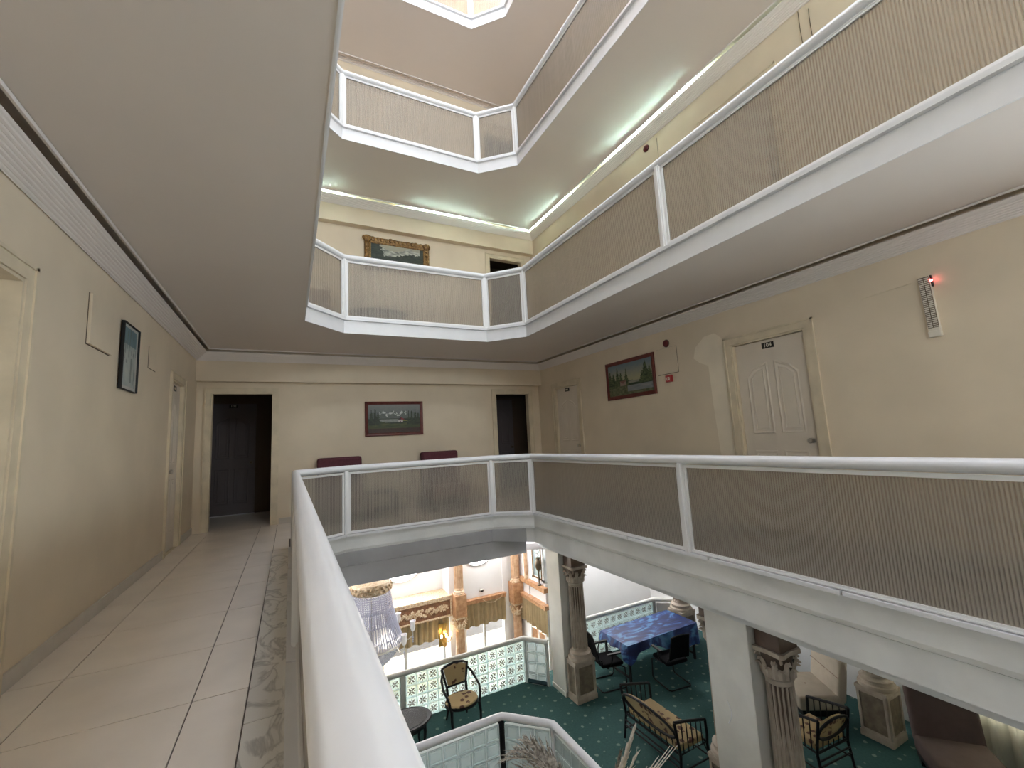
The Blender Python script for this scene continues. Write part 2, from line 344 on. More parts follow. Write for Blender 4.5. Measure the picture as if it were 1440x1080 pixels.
def painting_mesh(fn, w, h, nu, nv):   # picture surface in local XZ facing -Y, colour per face
    mb = MB(); mb.grid(lambda u, v: ((u - .5) * w, 0, (v - .5) * h), nu, nv)
    me = bpy.data.meshes.new('canvas'); me.from_pydata(mb.v, [], mb.f); me.update()
    ca = me.color_attributes.new('Col', 'FLOAT_COLOR', 'CORNER')
    for p in me.polygons:
        c = me.vertices[p.vertices[0]].co; c2 = me.vertices[p.vertices[2]].co
        rgb = fn(((c.x + c2.x) / 2) / w + .5, ((c.z + c2.z) / 2) / h + .5)
        for li in p.loop_indices: ca.data[li].color = (*rgb, 1)
    me.materials.append(M['paint']); return me

# ---------------------------------------------------------------- dimensions (metres, origin under the camera on the gallery floor)
XL, XR, YB, YC, YN = -1.333, 4.963, 8.30, 8.16, -4.2
Z = [0.0, 3.06, 6.11, 9.02, 12.05]
N0, N1 = -3.0, -2.5
OCT = [(.062, .683, 2.865, 3.425, 6.42, 6.07, 3.08), (.14, .672, 2.943, 3.432, 6.503, 5.99, 2.995), (.134, .647, 2.91, 3.456, 6.486, 6.008, 3.03), (.134, .667, 2.913, 3.39, 6.504, 6.021, 3.04)]
RR = [.044, .046, .046, .046]
ZT = [.855, .887, .869, .865]
def octa(k):
    a0, a1, a2, a3, b0, b1, r1 = OCT[min(k, 3)]
    return [(a3, N1), (a3, b1), (a2, b0), (a1, b0), (a0, b1), (a0, N1), (a1, N0), (a2, N0)]
SLAB = .222      # slab underside below its floor

# ---------------------------------------------------------------- gallery floors, ceilings, edges
for k in range(5):
    o8 = octa(k); z = Z[k]
    if k < 4:
        struct('floor' if k == 0 else 'floor', holed_slab(MB(), XL, XR, YN, YB, offset_poly(o8, -.0), z - .05, z - .008), 'grout' if k == 0 else 'tile')
    if k > 0:
        struct('ceiling', holed_slab(holed_slab(MB(), XL + .19, XR - .19, YN + .19, YC - .19, o8, z - SLAB, z - .135), XL, XR, YN, YB, offset_poly(o8, -.01), z - .134, z - .055), 'ceil')
    if 0 < k < 4:
        mb = MB(); sweep(mb, o8, [(.000, z - SLAB - .004), (.012, z - SLAB - .004), (.010, z - .045), (.006, z - .036), (.040, z - .032), (.042, z + .002), (-.05, z + .002), (-.05, z - .007), (0, z - .007)])
        struct('trim_%d' % (k + 1), mb, 'white', label='white edge of the gallery slab round the void')
# the nearest slab: marble kerb strip, fascia, deep beams below
o8 = octa(0)
kerb = sroot('trim_1', label='marble kerb strip round the edge of the nearest void')
n = 8
for i in range(8):
    po = offset_poly(o8, -.07); pi_ = offset_poly(o8, .035); L_ = (Vector(o8[i]) - Vector(o8[(i + 1) % 8])).length; m_ = max(1, round(L_ / 1.05))
    for j in range(m_):
        t0, t1 = j / m_ + (.0012 if j else 0), (j + 1) / m_ - (.0012 if j < m_ - 1 else 0)
        q = lambda a, t: tuple(Vector(a[i]).lerp(Vector(a[(i + 1) % 8]), t))
        build('marble_slab', MB().prism([q(po, t0), q(pi_, t0), q(pi_, t1), q(po, t1)], -.006, .024), 'white', kerb)
mb = MB(); sweep(mb, o8, [(0, -.21), (.012, -.205), (.020, -.17), (.012, -.06), (.010, -.008), (-.06, -.008), (-.06, -.21)])
struct('trim_5', mb, 'edge', label='plastered fascia of the nearest void')
# lower beams: right run flush, back run set back
beam = offset_poly([(3.43, N1), (3.43, 6.12), (2.93, 6.60), (.72, 6.60), (.09, 6.1), (.09, N1), (.68, N0), (2.86, N0)], 0)
mb = MB(); sweep(mb, beam, [(-.3, -.214), (.004, -.214), (.004, -.43), (-.06, -.44), (-.3, -.44)])
struct('trim_6', mb, 'edge', label='upper downstand beam below the gallery edge')
struct('trim_17', MB().prism([(.14, 6.15), (.16, 6.13), (.735, 6.592), (2.92, 6.592), (3.33, 6.20), (3.36, 6.23), (2.95, 6.64), (.72, 6.64)], -.428, -.216), 'band', label='far beam face with shade put into its grey')
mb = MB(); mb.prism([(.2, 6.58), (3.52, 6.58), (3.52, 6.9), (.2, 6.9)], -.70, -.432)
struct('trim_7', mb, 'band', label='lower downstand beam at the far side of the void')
# tiles of the left gallery and the far gallery, laid one by one
fl0 = bpy.data.objects['floor']
xs = [XL, -1.09, -.41, -.172]; yj = [2.75 + .68 * i for i in range(-6, 9)]
g = .003
def tile(x0, x1, y0, y1):
    if x1 - x0 > .03 and y1 - y0 > .03: build('tile', MB().box(x0 + g, x1 - g, y0 + g, y1 - g, -.010, 0.0), 'tile', fl0)
ys = [-1.3] + [y for y in yj if y > -1.2]
for a, b in zip(ys, ys[1:] + [YB - .004]):
    for x0, x1 in zip(xs, xs[1:]): tile(max(x0, XL + .004), x1, a, min(b, YB - .004))
xj = [-.172 + .68 * i for i in range(0, 9)]
for a, b in ((5.915, 6.15), (6.15, 6.83), (6.83, 7.51), (7.51, 8.19), (8.19, YB - .004)):
    for x0 in xj:
        x1 = min(x0 + .68, XR - .004)
        y0 = a if x0 < -.1 and x1 < .6 else max(a, 6.5)
        if x0 < 0 and a < 6.4: tile(x0, .0, a, b); continue
        if b > 6.52: tile(x0, x1, max(a, 6.5), b)
ms_ = [-1.3, -.1, 1.15, 2.4, 3.65, 4.9, 5.91]
for a, b in zip(ms_, ms_[1:]): build('marble_slab', MB().box(-.168, .022, a + g, b - g, -.010, .003), 'marble', fl0)

# ---------------------------------------------------------------- gallery walls (with door openings), beams, cornices
def wall_run(axis, c0, c1, lo, hi, zlo, zhi, holes):
    """axis 'x': wall thickness in x (c0..c1) running along y; axis 'y': thickness in y running along x"""
    mb = MB(); cur = lo
    def bx(a, b, z0, z1):
        if b - a > 1e-4 and z1 - z0 > 1e-4: (mb.box(c0, c1, a, b, z0, z1) if axis == 'x' else mb.box(a, b, c0, c1, z0, z1))
    for a, b, zt in holes:
        bx(cur, a, zlo, zhi); bx(a, b, zlo + zt + (Z0 - zlo), zhi); cur = b
    bx(cur, hi, zlo, zhi); return mb
DOORS_R = [(2.596, 3.48, 2.216), (6.80, 7.62, 2.20)]
DOORS_L = [(2.36, 3.258, 2.206), (6.69, 7.35, 2.16)]
DOORS_B = [(-1.14, -.26, 2.172), (3.883, 4.704, 2.178)]
for k in range(4):
    Z0 = Z[k]; zl, zh = Z0 - .05, Z[k + 1] - .05
    mb = wall_run('x', XL - .15, XL, YN if k else -2.3, YB + .15, zl, zh, DOORS_L)
    if k == 0: mb.box(XL - .15, XL, YN, -3.7, zl, zh).box(XL - .15, XL, -3.7, -2.3, zl, Z0 + 1.2).box(XL - .15, XL, -3.7, -2.3, Z0 + 2.3, zh)
    struct('wall_left', mb, 'wall')
    mb = wall_run('x', XR, XR + .15, YN if k else -.7, YB + .15, zl, zh, DOORS_R)
    if k == 0: mb.box(XR, XR + .15, YN, -3.7, zl, zh).box(XR, XR + .15, -3.7, -.7, zl, Z0 + .5).box(XR, XR + .15, -3.7, -.7, Z0 + 2.4, zh)
    struct('wall_right', mb, 'wall')
    struct('wall_back', wall_run('y', YB, YB + .15, XL, XR, zl, zh, DOORS_B), 'wall')
    za, zb_ = ((Z0 + 1.6, Z0 + 2.0), (Z0 + .95, Z0 + 1.95), (Z0 + .4, Z0 + 2.4), (0, 0))[k]
    mb = MB()
    if 0 < k < 3: mb.box(XL - .15, XR + .15, YN - .15, YN, zl, za).box(XL - .15, XR + .15, YN - .15, YN, zb_, zh).box(XL - .15, -1.0, YN - .15, YN, za, zb_).box(4.6, XR + .15, YN - .15, YN, za, zb_)
    else: mb.box(XL - .15, XR + .15, YN - .15, YN, zl, zh)
    struct('wall_near', mb, 'wall')
    if 0 < k < 3:
        rw = sroot('window_%d' % (6 + k), label='unseen wide window added behind the viewpoint for fill light')  # added window, never in view, brightens the upper galleries
        for i in range(5): build('mullion', MB().box(-1.0 + i * 1.4 - .03, -1.0 + i * 1.4 + .03, YN - .12, YN - .04, za, zb_), 'frame', rw)
        for i in range(4): build('pane', MB().box(-.97 + i * 1.4, .37 + i * 1.4, YN - .085, YN - .075, za, zb_), 'pane', rw)
    struct('trim_8', MB().box(XL + .002, XR - .002, YC, YB - .002, Z0 + 2.345, Z[k + 1] - .136), 'wall', label='dropped beam along the back wall')
    rect = [(XL, YN), (XR, YN), (XR, YC), (XL, YC)]
    zc = Z0 + 2.676; pr = [(.002, zc), (.012, zc - .006)]
    for s in range(7):   # fluted slope
        t0, t1 = s / 7, (s + .62) / 7
        pr += [(.012 + t0 * .132, zc + t0 * .098), (.012 + t1 * .132, zc + t1 * .098 - .004), (.016 + t1 * .132, zc + t1 * .098 + .006)]
    pr += [(.150, zc + .104), (.158, zc + .112), (.152, zc + .122), (.135, zc + .118), (.125, zc + .09), (.02, zc + .02), (.002, zc + .02)]
    mb = MB(); sweep(mb, rect, pr); struct('trim_9', mb, 'cornice', label='fluted plaster cove cornice')
    mb = MB(); zq = Z[k + 1] - SLAB - .003; sweep(mb, rect, [(.180, zq + .02), (.180, zq - .004), (.184, zq - .014), (.200, zq - .016), (.206, zq - .001), (.1885, zq - .001), (.1885, zq + .02)]); struct('trim_10', mb, 'cornice', label='thin ceiling bead beside the cornice')
# skirtings of the nearest gallery, tile by tile
for nm, pieces in (('baseboard_left', [(a, b) for a, b in ((-1.3, -.6), (-.6, .1), (.1, .8), (.8, 1.5), (1.5, 2.26), (3.36, 3.96), (3.96, 4.64), (4.64, 5.32), (5.32, 5.98), (5.98, 6.59), (7.46, 8.29))]),):
    r = sroot(nm)
    for a, b in pieces: build('skirting_tile', MB().box(XL + .001, XL + .014, a + .001, b - .001, .001, .095), 'skirt', r)
r = sroot('baseboard_back')
for a, b in ((-.155, .5), (.5, 1.2), (1.2, 1.9), (1.9, 2.6), (2.6, 3.3), (3.3, 3.77)): build('skirting_tile', MB().box(a, b - .002, YB - .013, YB - .001, .001, .095), 'skirt', r)
r = sroot('baseboard_right')
for i in range(9):
    a = -1.2 + i * .4
    build('skirting_tile', MB().box(XR - .013, XR - .001, a, a + .398, .001, .095), 'skirt', r)
# fresh plaster patch beside door 104
import itertools
pts = [(3.60, 0.0), (3.60, 2.34), (3.70, 2.43), (3.86, 2.42), (4.02, 2.30), (4.06, 2.16), (3.97, 2.08), (3.84, 2.02), (3.83, 1.5), (3.80, .9), (3.76, .4), (3.74, 0)]
mb = MB(); nn = len(pts); mb.add([(XR - .0015, y, z) for y, z in pts] + [(XR + .001, y, z) for y, z in pts], [tuple(range(nn)), tuple(range(nn, 2 * nn))[::-1]] + [(i, nn + i, nn + (i + 1) % nn, (i + 1) % nn) for i in range(nn)])
build('plaster_patch', mb, 'patch', bpy.data.objects['wall_right'], world=False)

rw = sroot('window_10', label='unseen window added in the right gallery wall for fill light')  # added opening, never in view, lights the left wall and floor
for i in range(4): build('mullion', MB().box(XR + .04, XR + .11, -3.7 + i - .03, -3.7 + i + .03, .5, 2.4), 'frame', rw)
for i in range(3): build('pane', MB().box(XR + .07, XR + .08, -3.67 + i, -2.73 + i, .5, 2.4), 'pane', rw)
rw = sroot('window_12', label='unseen window added in the left gallery wall for fill light')  # added opening, never in view, lights the right wall and fascia
for i in range(3): build('mullion', MB().box(XL - .11, XL - .04, -3.7 + i * .7 - .03, -3.7 + i * .7 + .03, 1.2, 2.3), 'frame', rw)
for i in range(2): build('pane', MB().box(XL - .08, XL - .07, -3.67 + i * .7, -3.03 + i * .7, 1.2, 2.3), 'pane', rw)
# roof with skylight
struct('ceiling', MB().box(XL - .15, XR + .15, YN - .15, -3.6, 12.05, 12.25).box(XL - .15, XR + .15, 7.4, YB + .15, 12.05, 12.25).box(XL - .15, -.9, -3.6, 7.4, 12.05, 12.25).box(4.5, XR + .15, -3.6, 7.4, 12.05, 12.25), 'ceil')
sk = sroot('window_1', label='glazed skylight over the void')
for i in range(7): build('glazing_bar', MB().box(-.9 + i * .9 - .03, -.9 + i * .9 + .03, -3.6, 7.4, 12.10, 12.20), 'frame', sk)
for i in range(6): build('pane', MB().box(-.87 + i * .9, -.03 + i * .9, -3.6, 7.4, 12.14, 12.15), 'skyglass', sk)

# ---------------------------------------------------------------- doors
def molding(mb, poly, w=.022, h=.010, y0=0):
    """raised ridge following a convex polygon in local XZ, proud of y0 toward -Y"""
    a = poly; b = offset_poly(poly, w * .5); c = offset_poly(poly, w); n = len(poly)
    vs = [(x, y0, z) for x, z in a] + [(x, y0 - h, z) for x, z in b] + [(x, y0, z) for x, z in c]
    fs = []
    for i in range(n):
        j = (i + 1) % n; fs += [(i, j, n + j, n + i), (n + i, n + j, 2 * n + j, 2 * n + i)]
    return mb.add(vs, fs)
def door(idx, loc, rz, w, h, number=None, recess=.03, knob_side=1, leafm='door', casing=True, cw=.095, plate=True, upto=9):
    """local X = width, the door faces local -Y"""
    r = sroot('door_%d' % idx, loc, rz, label=('cream panelled door number %s' % number) if number else 'cream panelled room door')
    if casing:
        mb = MB(); e = .004
        for x0, x1, z0, z1 in ((-w / 2 - cw, -w / 2, 0, h + cw), (w / 2, w / 2 + cw, 0, h + cw), (-w / 2, w / 2, h, h + cw)):
            mb.box(x0, x1, -.018, -.001, z0 + .001, z1)
        for x0, x1, z0, z1 in ((-w / 2 - cw, -w / 2 - cw + .02, 0, h + cw), (w / 2 + cw - .02, w / 2 + cw, 0, h + cw), (-w / 2 - cw, w / 2 + cw, h + cw - .02, h + cw + .001)):
            mb.box(x0 - .002, x1 + .002, -.027, -.018, z0 + .001, z1)
        build('casing', mb, 'casing', r, world=False)
        mb = MB().box(-w / 2 + .001, -w / 2 + .02, -.010, .12, .001, h - .001).box(w / 2 - .02, w / 2 - .001, -.010, .12, .001, h - .001).box(-w / 2 + .02, w / 2 - .02, -.010, .12, h - .02, h - .001)
        build('jamb', mb, 'casing', r, world=False)
    if leafm is None: return r
    lw = w - .05; y0 = recess
    mb = MB().box(-lw / 2, lw / 2, y0, y0 + .04, .012, h - .025)
    x0, x1 = .10, lw / 2 - .10; xm = .035
    for s in (1, -1):
        up = [(s * xm, 1.09), (s * (lw / 2 - .11), 1.09), (s * (lw / 2 - .11), h - .44), (s * (lw / 2 - .20), h - .345), (s * xm, h - .275)]
        lo = [(s * xm, .22), (s * (lw / 2 - .11), .22), (s * (lw / 2 - .11), .90), (s * xm, .90)]
        if s < 0: up = up[::-1]; lo = lo[::-1]
        for p in (up, lo):
            molding(mb, p, .03, .007, y0)
            q = offset_poly(p, .05); molding(mb, q, .022, .004, y0)
    build('leaf', mb, leafm, r, world=False)
    kx = knob_side * (lw / 2 - .065)
    mb = MB().lathe([(.028, 0), (.028, .006), (.011, .008), (.011, .03), (.024, .038), (.029, .052), (.024, .066), (.008, .070)], 14)
    mb.xf(Matrix.Translation((kx, y0, 1.0)) @ Matrix.Rotation(radians(90), 4, 'X'))
    build('backing', MB().box(-w / 2 - .05, w / 2 + .05, .125, .16, -.06, h + .05).box(-w / 2 - .05, w / 2 + .05, .0, .13, -.06, -.003), 'casing', r, world=False) if casing else None
    build('knob', mb, 'steel' if leafm == 'door' else 'darkbrass', r, smooth=True, world=False)
    if plate:
        pl = build('number_plate', MB().box(-.072, .072, y0 - .006, y0 - .0005, 2.09 if h > 2.19 else h - .12, 2.16 if h > 2.19 else h - .05), 'darkplate' if 'darkplate' in M else 'black', r, world=False, bevel=.003)
        zc_ = 2.125 if h > 2.19 else h - .085
        if number:
            me = textmesh(number, .066, .0012); me.materials.append(M['offwhite']); t = link('numerals', me, pl)
            t.matrix_local = Matrix.Translation((0, y0 - .0075, zc_)) @ Matrix.Rotation(radians(90), 4, 'X')
        else: build('plate_face', MB().box(-.045, .03, y0 - .008, y0 - .006, zc_ - .014, zc_ + .014), 'casing', pl, world=False)
    return r
M['darkplate'] = mat('dark_number_plate', (.02, .017, .013), .4)
di = 1
for k in range(3):
    for (a, b, h) in DOORS_R:
        door(di, (XR, (a + b) / 2, Z[k]), radians(-90), b - a, h, '104' if (k == 0 and a < 3) else None, .035, 1); di += 1
    for (a, b, h) in DOORS_L:
        door(di, (XL, (a + b) / 2, Z[k]), radians(90), b - a, h, None, .10 if a < 3 else .03, -1, plate=(a > 3)); di += 1
    for (a, b, h) in DOORS_B:
        door(di, ((a + b) / 2, YB, Z[k]), 0, b - a, h, leafm=None, cw=.085); di += 1
# dark vestibules behind the two back openings
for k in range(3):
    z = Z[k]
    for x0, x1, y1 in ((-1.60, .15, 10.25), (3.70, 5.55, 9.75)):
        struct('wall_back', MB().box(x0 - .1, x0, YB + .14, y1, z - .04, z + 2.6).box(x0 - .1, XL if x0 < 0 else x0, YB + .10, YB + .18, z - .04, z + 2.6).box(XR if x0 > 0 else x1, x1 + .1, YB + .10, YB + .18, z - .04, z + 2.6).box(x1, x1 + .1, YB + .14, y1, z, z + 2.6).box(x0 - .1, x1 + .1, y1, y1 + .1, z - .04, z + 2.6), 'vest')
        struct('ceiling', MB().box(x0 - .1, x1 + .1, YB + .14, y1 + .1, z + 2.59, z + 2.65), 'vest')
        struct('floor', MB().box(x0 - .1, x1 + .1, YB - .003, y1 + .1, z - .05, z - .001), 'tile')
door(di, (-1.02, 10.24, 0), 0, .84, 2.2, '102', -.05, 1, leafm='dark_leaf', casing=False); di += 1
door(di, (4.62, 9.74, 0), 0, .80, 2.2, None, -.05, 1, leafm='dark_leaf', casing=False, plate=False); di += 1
struct('trim_11', MB().box(-1.42, -.62, 10.17, 10.20, .001, .014), 'white', label='white strip standing in for light under the dark vestibule door')  # white bar drawn for the light gap below the door

# ---------------------------------------------------------------- railings with smoked panels
RAIL_LABELS = ['white tube railing with smoked ribbed panels on the nearest gallery', 'white tube railing with smoked panels one floor above the nearest gallery',
               'white tube railing with smoked panels two floors up, warm light on its panel', 'white railing of the topmost gallery glimpsed at the top edge']
def railing(k):
    a0, a1, a2, a3, b0, b1, r1 = OCT[k]; z = Z[k]; zt = z + ZT[k]; zb = z + (.026 if k == 0 else .004)
    r = thing('railing', RAIL_LABELS[k], 'railing', (a1, b0, zb))
    o8 = octa(k); cz = zt + .043
    mb = MB(); sweep(mb, o8, [(RR[k] * cos(t * pi / 8), cz + RR[k] * sin(t * pi / 8)) for t in range(16)])
    build('handrail', mb, 'white', r, smooth=True)
    step = b1 - r1
    runs = []   # corner/post list in order round the octagon
    right = [(a3, N1), (a3, r1 - step), (a3, r1), (a3, b1)]
    left = [(a0, b1), (a0, r1), (a0, r1 - step), (a0, N1)]
    pts = right + [(a2, b0), (a1, b0)] + left + [(a1, N0), (a2, N0)]
    n = len(pts)
    for i in range(n):
        p = Vector(pts[i]); q0 = Vector(pts[i - 1]); q1 = Vector(pts[(i + 1) % n])
        t = ((p - q0).normalized() + (q1 - p).normalized()).normalized(); nr = Vector((-t.y, t.x))
        hw, hd = .027, .036
        poly = [tuple(p + t * sx * hw + nr * sy * hd) for sx, sy in ((-1, -1), (1, -1), (1, 1), (-1, 1))]
        poly2 = [tuple(p + t * sx * .012 + nr * sy * (hd + .008)) for sx, sy in ((-1, -1), (1, -1), (1, 1), (-1, 1))]
        build('post', MB().prism(poly, zb, zt + .012).prism(poly2, zb + .002, zt + .004), 'frame', r)
    for i in range(n):
        p = Vector(pts[i]); q = Vector(pts[(i + 1) % n]); d = (q - p); L = d.length; t = d.normalized(); nr = Vector((-t.y, t.x))
        s0, s1 = .036, L - .036; z0, z1 = zb + .004, zt - .006
        def B(mb, u0, u1, w0, w1, za, zb_):
            f = len(mb.v); mb.box(u0, u1, w0, w1, za, zb_)
            mb.v[f:] = [(p.x + t.x * x + nr.x * y, p.y + t.y * x + nr.y * y, zz) for x, y, zz in mb.v[f:]]
        mb = MB()
        B(mb, s0, s1, -.016, .016, z0, z0 + .030); B(mb, s0, s1, -.016, .016, z1 - .028, z1)
        B(mb, s0, s0 + .026, -.016, .016, z0 + .030, z1 - .028); B(mb, s1 - .026, s1, -.016, .016, z0 + .030, z1 - .028)
        B(mb, s0 + .004, s1 - .004, -.021, .021, z0 + .003, z0 + .012); B(mb, s0 + .004, s1 - .004, -.021, .021, z1 - .011, z1 - .003)
        fr = build('panel_frame', mb, 'frame', r)
        nsheet = max(1, round(L / 2.2)); us = [s0 + .024 + (s1 - s0 - .048) * j / nsheet for j in range(nsheet + 1)]
        for j in range(nsheet):
            mb = MB(); B(mb, us[j] + (.004 if j else 0), us[j + 1], -.005, .005, z0 + .027, z1 - .025)
            o = build('panel', mb, 'poly', r); me = o.data; uvl = me.uv_layers.new(name='UVMap'); ox = ORG[r.name]
            for lp in me.loops:
                c = me.vertices[lp.vertex_index].co; uvl.data[lp.index].uv = ((c.x + ox[0] - p.x) * t.x + (c.y + ox[1] - p.y) * t.y, c.z)
    return r
for k in range(4): railing(k)
#MORE
# ---------------------------------------------------------------- fluorescent lamps hidden in the lit cornice one floor up
def tube_lamp(a, b, wall, zz, label):
    r = thing('fluorescent_lamp', label, 'lamp', (a, 8.09, zz) if wall == 'back' else (4.885, a, zz), group='cornice lamps')
    L = abs(b - a); n = max(1, round(L / 1.22))
    if wall == 'back':
        build('batten', MB().box(a, b, 8.10, 8.145, zz - .03, zz - .018), 'frame', r)
        build('tube', MB().tube([(a + .02, 8.085, zz), (b - .02, 8.085, zz)], .014, 8), 'tube', r)
    else:
        build('batten', MB().box(4.90, 4.945, a, b, zz - .03, zz - .018), 'frame', r)
        build('tube', MB().tube([(4.888, a + .02, zz), (4.888, b - .02, zz)], .014, 8), 'tube', r)
zz = Z[1] + 2.795
tube_lamp(-.75, .80, 'back', zz, 'green-white fluorescent lamp glowing in the back cornice, near the left slab edge')
tube_lamp(2.15, 3.62, 'back', zz, 'green-white fluorescent lamp glowing in the middle of the back cornice')
tube_lamp(6.55, 7.95, 'right', zz, 'green-white fluorescent lamp glowing in the right cornice beside the far corner')
tube_lamp(3.55, 5.20, 'right', zz, 'green-white fluorescent lamp glowing in the right cornice above the dark red sounder')
tube_lamp(.2, 1.7, 'right', zz, 'green-white fluorescent lamp in the right cornice towards the top right')

# ---------------------------------------------------------------- pictures
def fbm(x, y):
    v = 0; a = .5
    for i in range(4):
        v += a * math.sin(x * (3.1 + 2.7 * i) * (1 + i) + 1.7 * i + 2.1 * math.sin(y * (2.3 + i) + i)) ; a *= .55
    return v
RN = random.Random(3); NOI = [[RN.random() for _ in range(97)] for _ in range(97)]
def nz(x, y):
    x %= 96; y %= 96; i, j = int(x), int(y); f, g_ = x - i, y - j
    return (NOI[i][j] * (1 - f) + NOI[i + 1][j] * f) * (1 - g_) + (NOI[i][j + 1] * (1 - f) + NOI[i + 1][j + 1] * f) * g_
def mixc(a, b, t): t = max(0, min(1, t)); return tuple(p + (q - p) * t for p, q in zip(a, b))
def fir(u, v, x, base, h, w): return 0 < v - base < h and abs(u - x) < w * (1 - (v - base) / h) * (.6 + .6 * nz(v * 60, x * 40))
def lake_picture(u, v):
    n = nz(u * 40, v * 30); c = mixc((.10, .115, .13), (.20, .21, .20), (v - .55) * 2 + n * .3)
    ridge = .62 + .14 * abs(sin(u * 15.5 + .6)) * (0.5 + .5 * (abs(u - .45) < .3)) + .03 * nz(u * 30, 5)
    if v < ridge: c = mixc((.09, .11, .10), (.13, .15, .13), n)
    if ridge - .10 < v < ridge and .2 < u < .72 and nz(u * 55 + v * 20, v * 30) > .52: c = (.55, .57, .55)
    if v < .50: c = (.025, .035, .025)
    if .36 < v < .47 and .18 < u < .60 + (v - .4): c = mixc((.20, .22, .20), (.30, .32, .30), n)
    if v < .36 + .05 * sin(u * 9): c = mixc((.03, .045, .02), (.10, .11, .04), nz(u * 14, v * 45))
    if v < .16: c = mixc((.035, .02, .015), (.06, .03, .02), n)
    if .40 < v < .44 and .66 < u < .85: c = (.25, .25, .06)
    if .56 < u < .66 and .36 < v < .45: c = (.50, .46, .44) if not (.60 < u < .62 and v < .42) else (.10, .03, .03)
    if .36 < 1 and abs(u - .62) < .07 * (1 - (v - .45) / .11) and .45 <= v < .56: c = (.22, .02, .03) if u > .62 else (.03, .02, .02)
    for x, h, w in ((.06, .55, .06), (.13, .62, .05), (.18, .45, .06), (.77, .50, .035), (.83, .60, .04), (.90, .55, .05), (.96, .48, .05)):
        if fir(u, v, x, .28, h, w): c = mixc((.012, .02, .012), (.05, .065, .035), nz(u * 50, v * 50))
    return c
def river_picture(u, v):
    n = nz(u * 35, v * 28); c = mixc((.36, .34, .22), (.17, .22, .25), (v - .55) * 2.4 + .2 * n)
    if v < .46 + .05 * sin(u * 7): c = (.07, .10, .08)
    if v < .40: c = mixc((.20, .20, .16), (.30, .29, .24), n)
    if v < .34: c = (.03, .05, .03)
    if v < .28: c = mixc((.14, .17, .19), (.27, .28, .28), nz(u * 10, v * 30))
    if u < .45 and v < .36 - (u - .2) * .3 or v < .10: c = mixc((.05, .065, .03), (.17, .17, .10), nz(u * 30, v * 30))
    for x, bs, h, w in ((.04, .25, .6, .07), (.12, .25, .52, .07), (.22, .3, .62, .06), (.30, .3, .45, .07), (.43, .3, .55, .05), (.86, .3, .66, .11), (.95, .3, .5, .08), (.78, .32, .35, .06)):
        if fir(u, v, x, bs, h, w * 1.2): c = mixc((.02, .035, .02), (.12, .15, .07), nz(u * 45, v * 45))
    if .28 < u < .42 and .30 < v < .46: c = (.20, .10, .08) if v > .36 + abs(u - .35) else (.28, .20, .17)
    return c
def snow_picture(u, v):
    n = nz(u * 30, v * 30); c = (.33, .32, .25); r = .80 + .10 * sin(u * 9 + 1) + .05 * nz(u * 25, 3)
    if v < r: c = mixc((.12, .13, .12), (.52, .52, .46), nz(u * 24 + v * 12, v * 26) * 1.5 - .2)
    t = .52 + .12 * sin(u * 6 + 3) + .09 * nz(u * 50, 2)
    if v < t or u < .16 + .1 * nz(3, v * 12) or (u > .93): c = mixc((.012, .02, .016), (.045, .055, .04), n)
    if v < .25: c = mixc((.04, .05, .05), (.16, .18, .18), n)
    return c
def blue_picture(u, v):
    if u < .09 or u > .91 or v < .05 or v > .95: return (.50, .50, .47)
    n = nz(u * 8 + v * 3, v * 14); c = mixc((.29, .36, .37), (.46, .49, .46), n)
    if v > .92 - .9 * abs(u - .42) - .22 and v > .70: c = (.12, .21, .24)
    if nz(u * 22, v * 7 + 9) > .70: c = mixc(c, (.09, .12, .12), .6)
    if abs(u - .62) < .06 and .12 < v < .5: c = mixc(c, (.08, .11, .10), .6)
    return c
def picture(label, loc, rz, w, h, fn, fm, fw, nu, nv, carve=False, tilt=0.0, depth=.03, mount=False):
    r = thing('framed_picture', label, 'picture', loc, rz); r.rotation_euler = (tilt, 0, rz)
    poly = [(-w / 2, -h / 2), (w / 2, -h / 2), (w / 2, h / 2), (-w / 2, h / 2)]
    prof = [(0, 0), (0, depth * .7), (fw * .25, depth), (fw * .6, depth * .8), (fw * .85, depth * .62), (fw, depth * .4), (fw, 0)]
    mb = MB(); rings = [[(x, -y, z) for x, z in offset_poly(poly, d)] for d, y in prof]; m = len(prof); fs = []
    for i in range(m):
        j = (i + 1) % m
        for k in range(4): fs.append((i * 4 + k, i * 4 + (k + 1) % 4, j * 4 + (k + 1) % 4, j * 4 + k))
    mb.add([p for q in rings for p in q], fs)
    if carve:
        rr = random.Random(5)
        for s in range(46):   # carved leaf lumps along the moulding
            t = s / 46 * (2 * (w + h)); a = fw * .32
            if t < w: c = (-w / 2 + t, h / 2 - a)
            elif t < w + h: c = (w / 2 - a, h / 2 - (t - w))
            elif t < 2 * w + h: c = (w / 2 - (t - w - h), -h / 2 + a)
            else: c = (-w / 2 + a, -h / 2 + (t - 2 * w - h))
            mb.ball((c[0] + rr.uniform(-.01, .01), -depth * .85, c[1] + rr.uniform(-.012, .012)), fw * rr.uniform(.28, .42), 6, 4, 1, .55, 1)
        for sx in (-1, 1):
            for sz in (-1, 1): mb.ball((sx * (w / 2 - fw * .4), -depth * .9, sz * (h / 2 - fw * .4)), fw * .62, 8, 5, 1, .5, 1)
    build('frame', mb, fm, r, world=False)
    me = painting_mesh(fn, w - 2 * fw + .004, h - 2 * fw + .004, nu, nv); o = link('canvas', me, r); o.matrix_local = Matrix.Translation((0, -depth * .42, 0))
    build('backing_board', MB().box(-w / 2 + .01, w / 2 - .01, -.006, -.001, -h / 2 + .01, h / 2 - .01), 'wood', r, world=False)
    return r
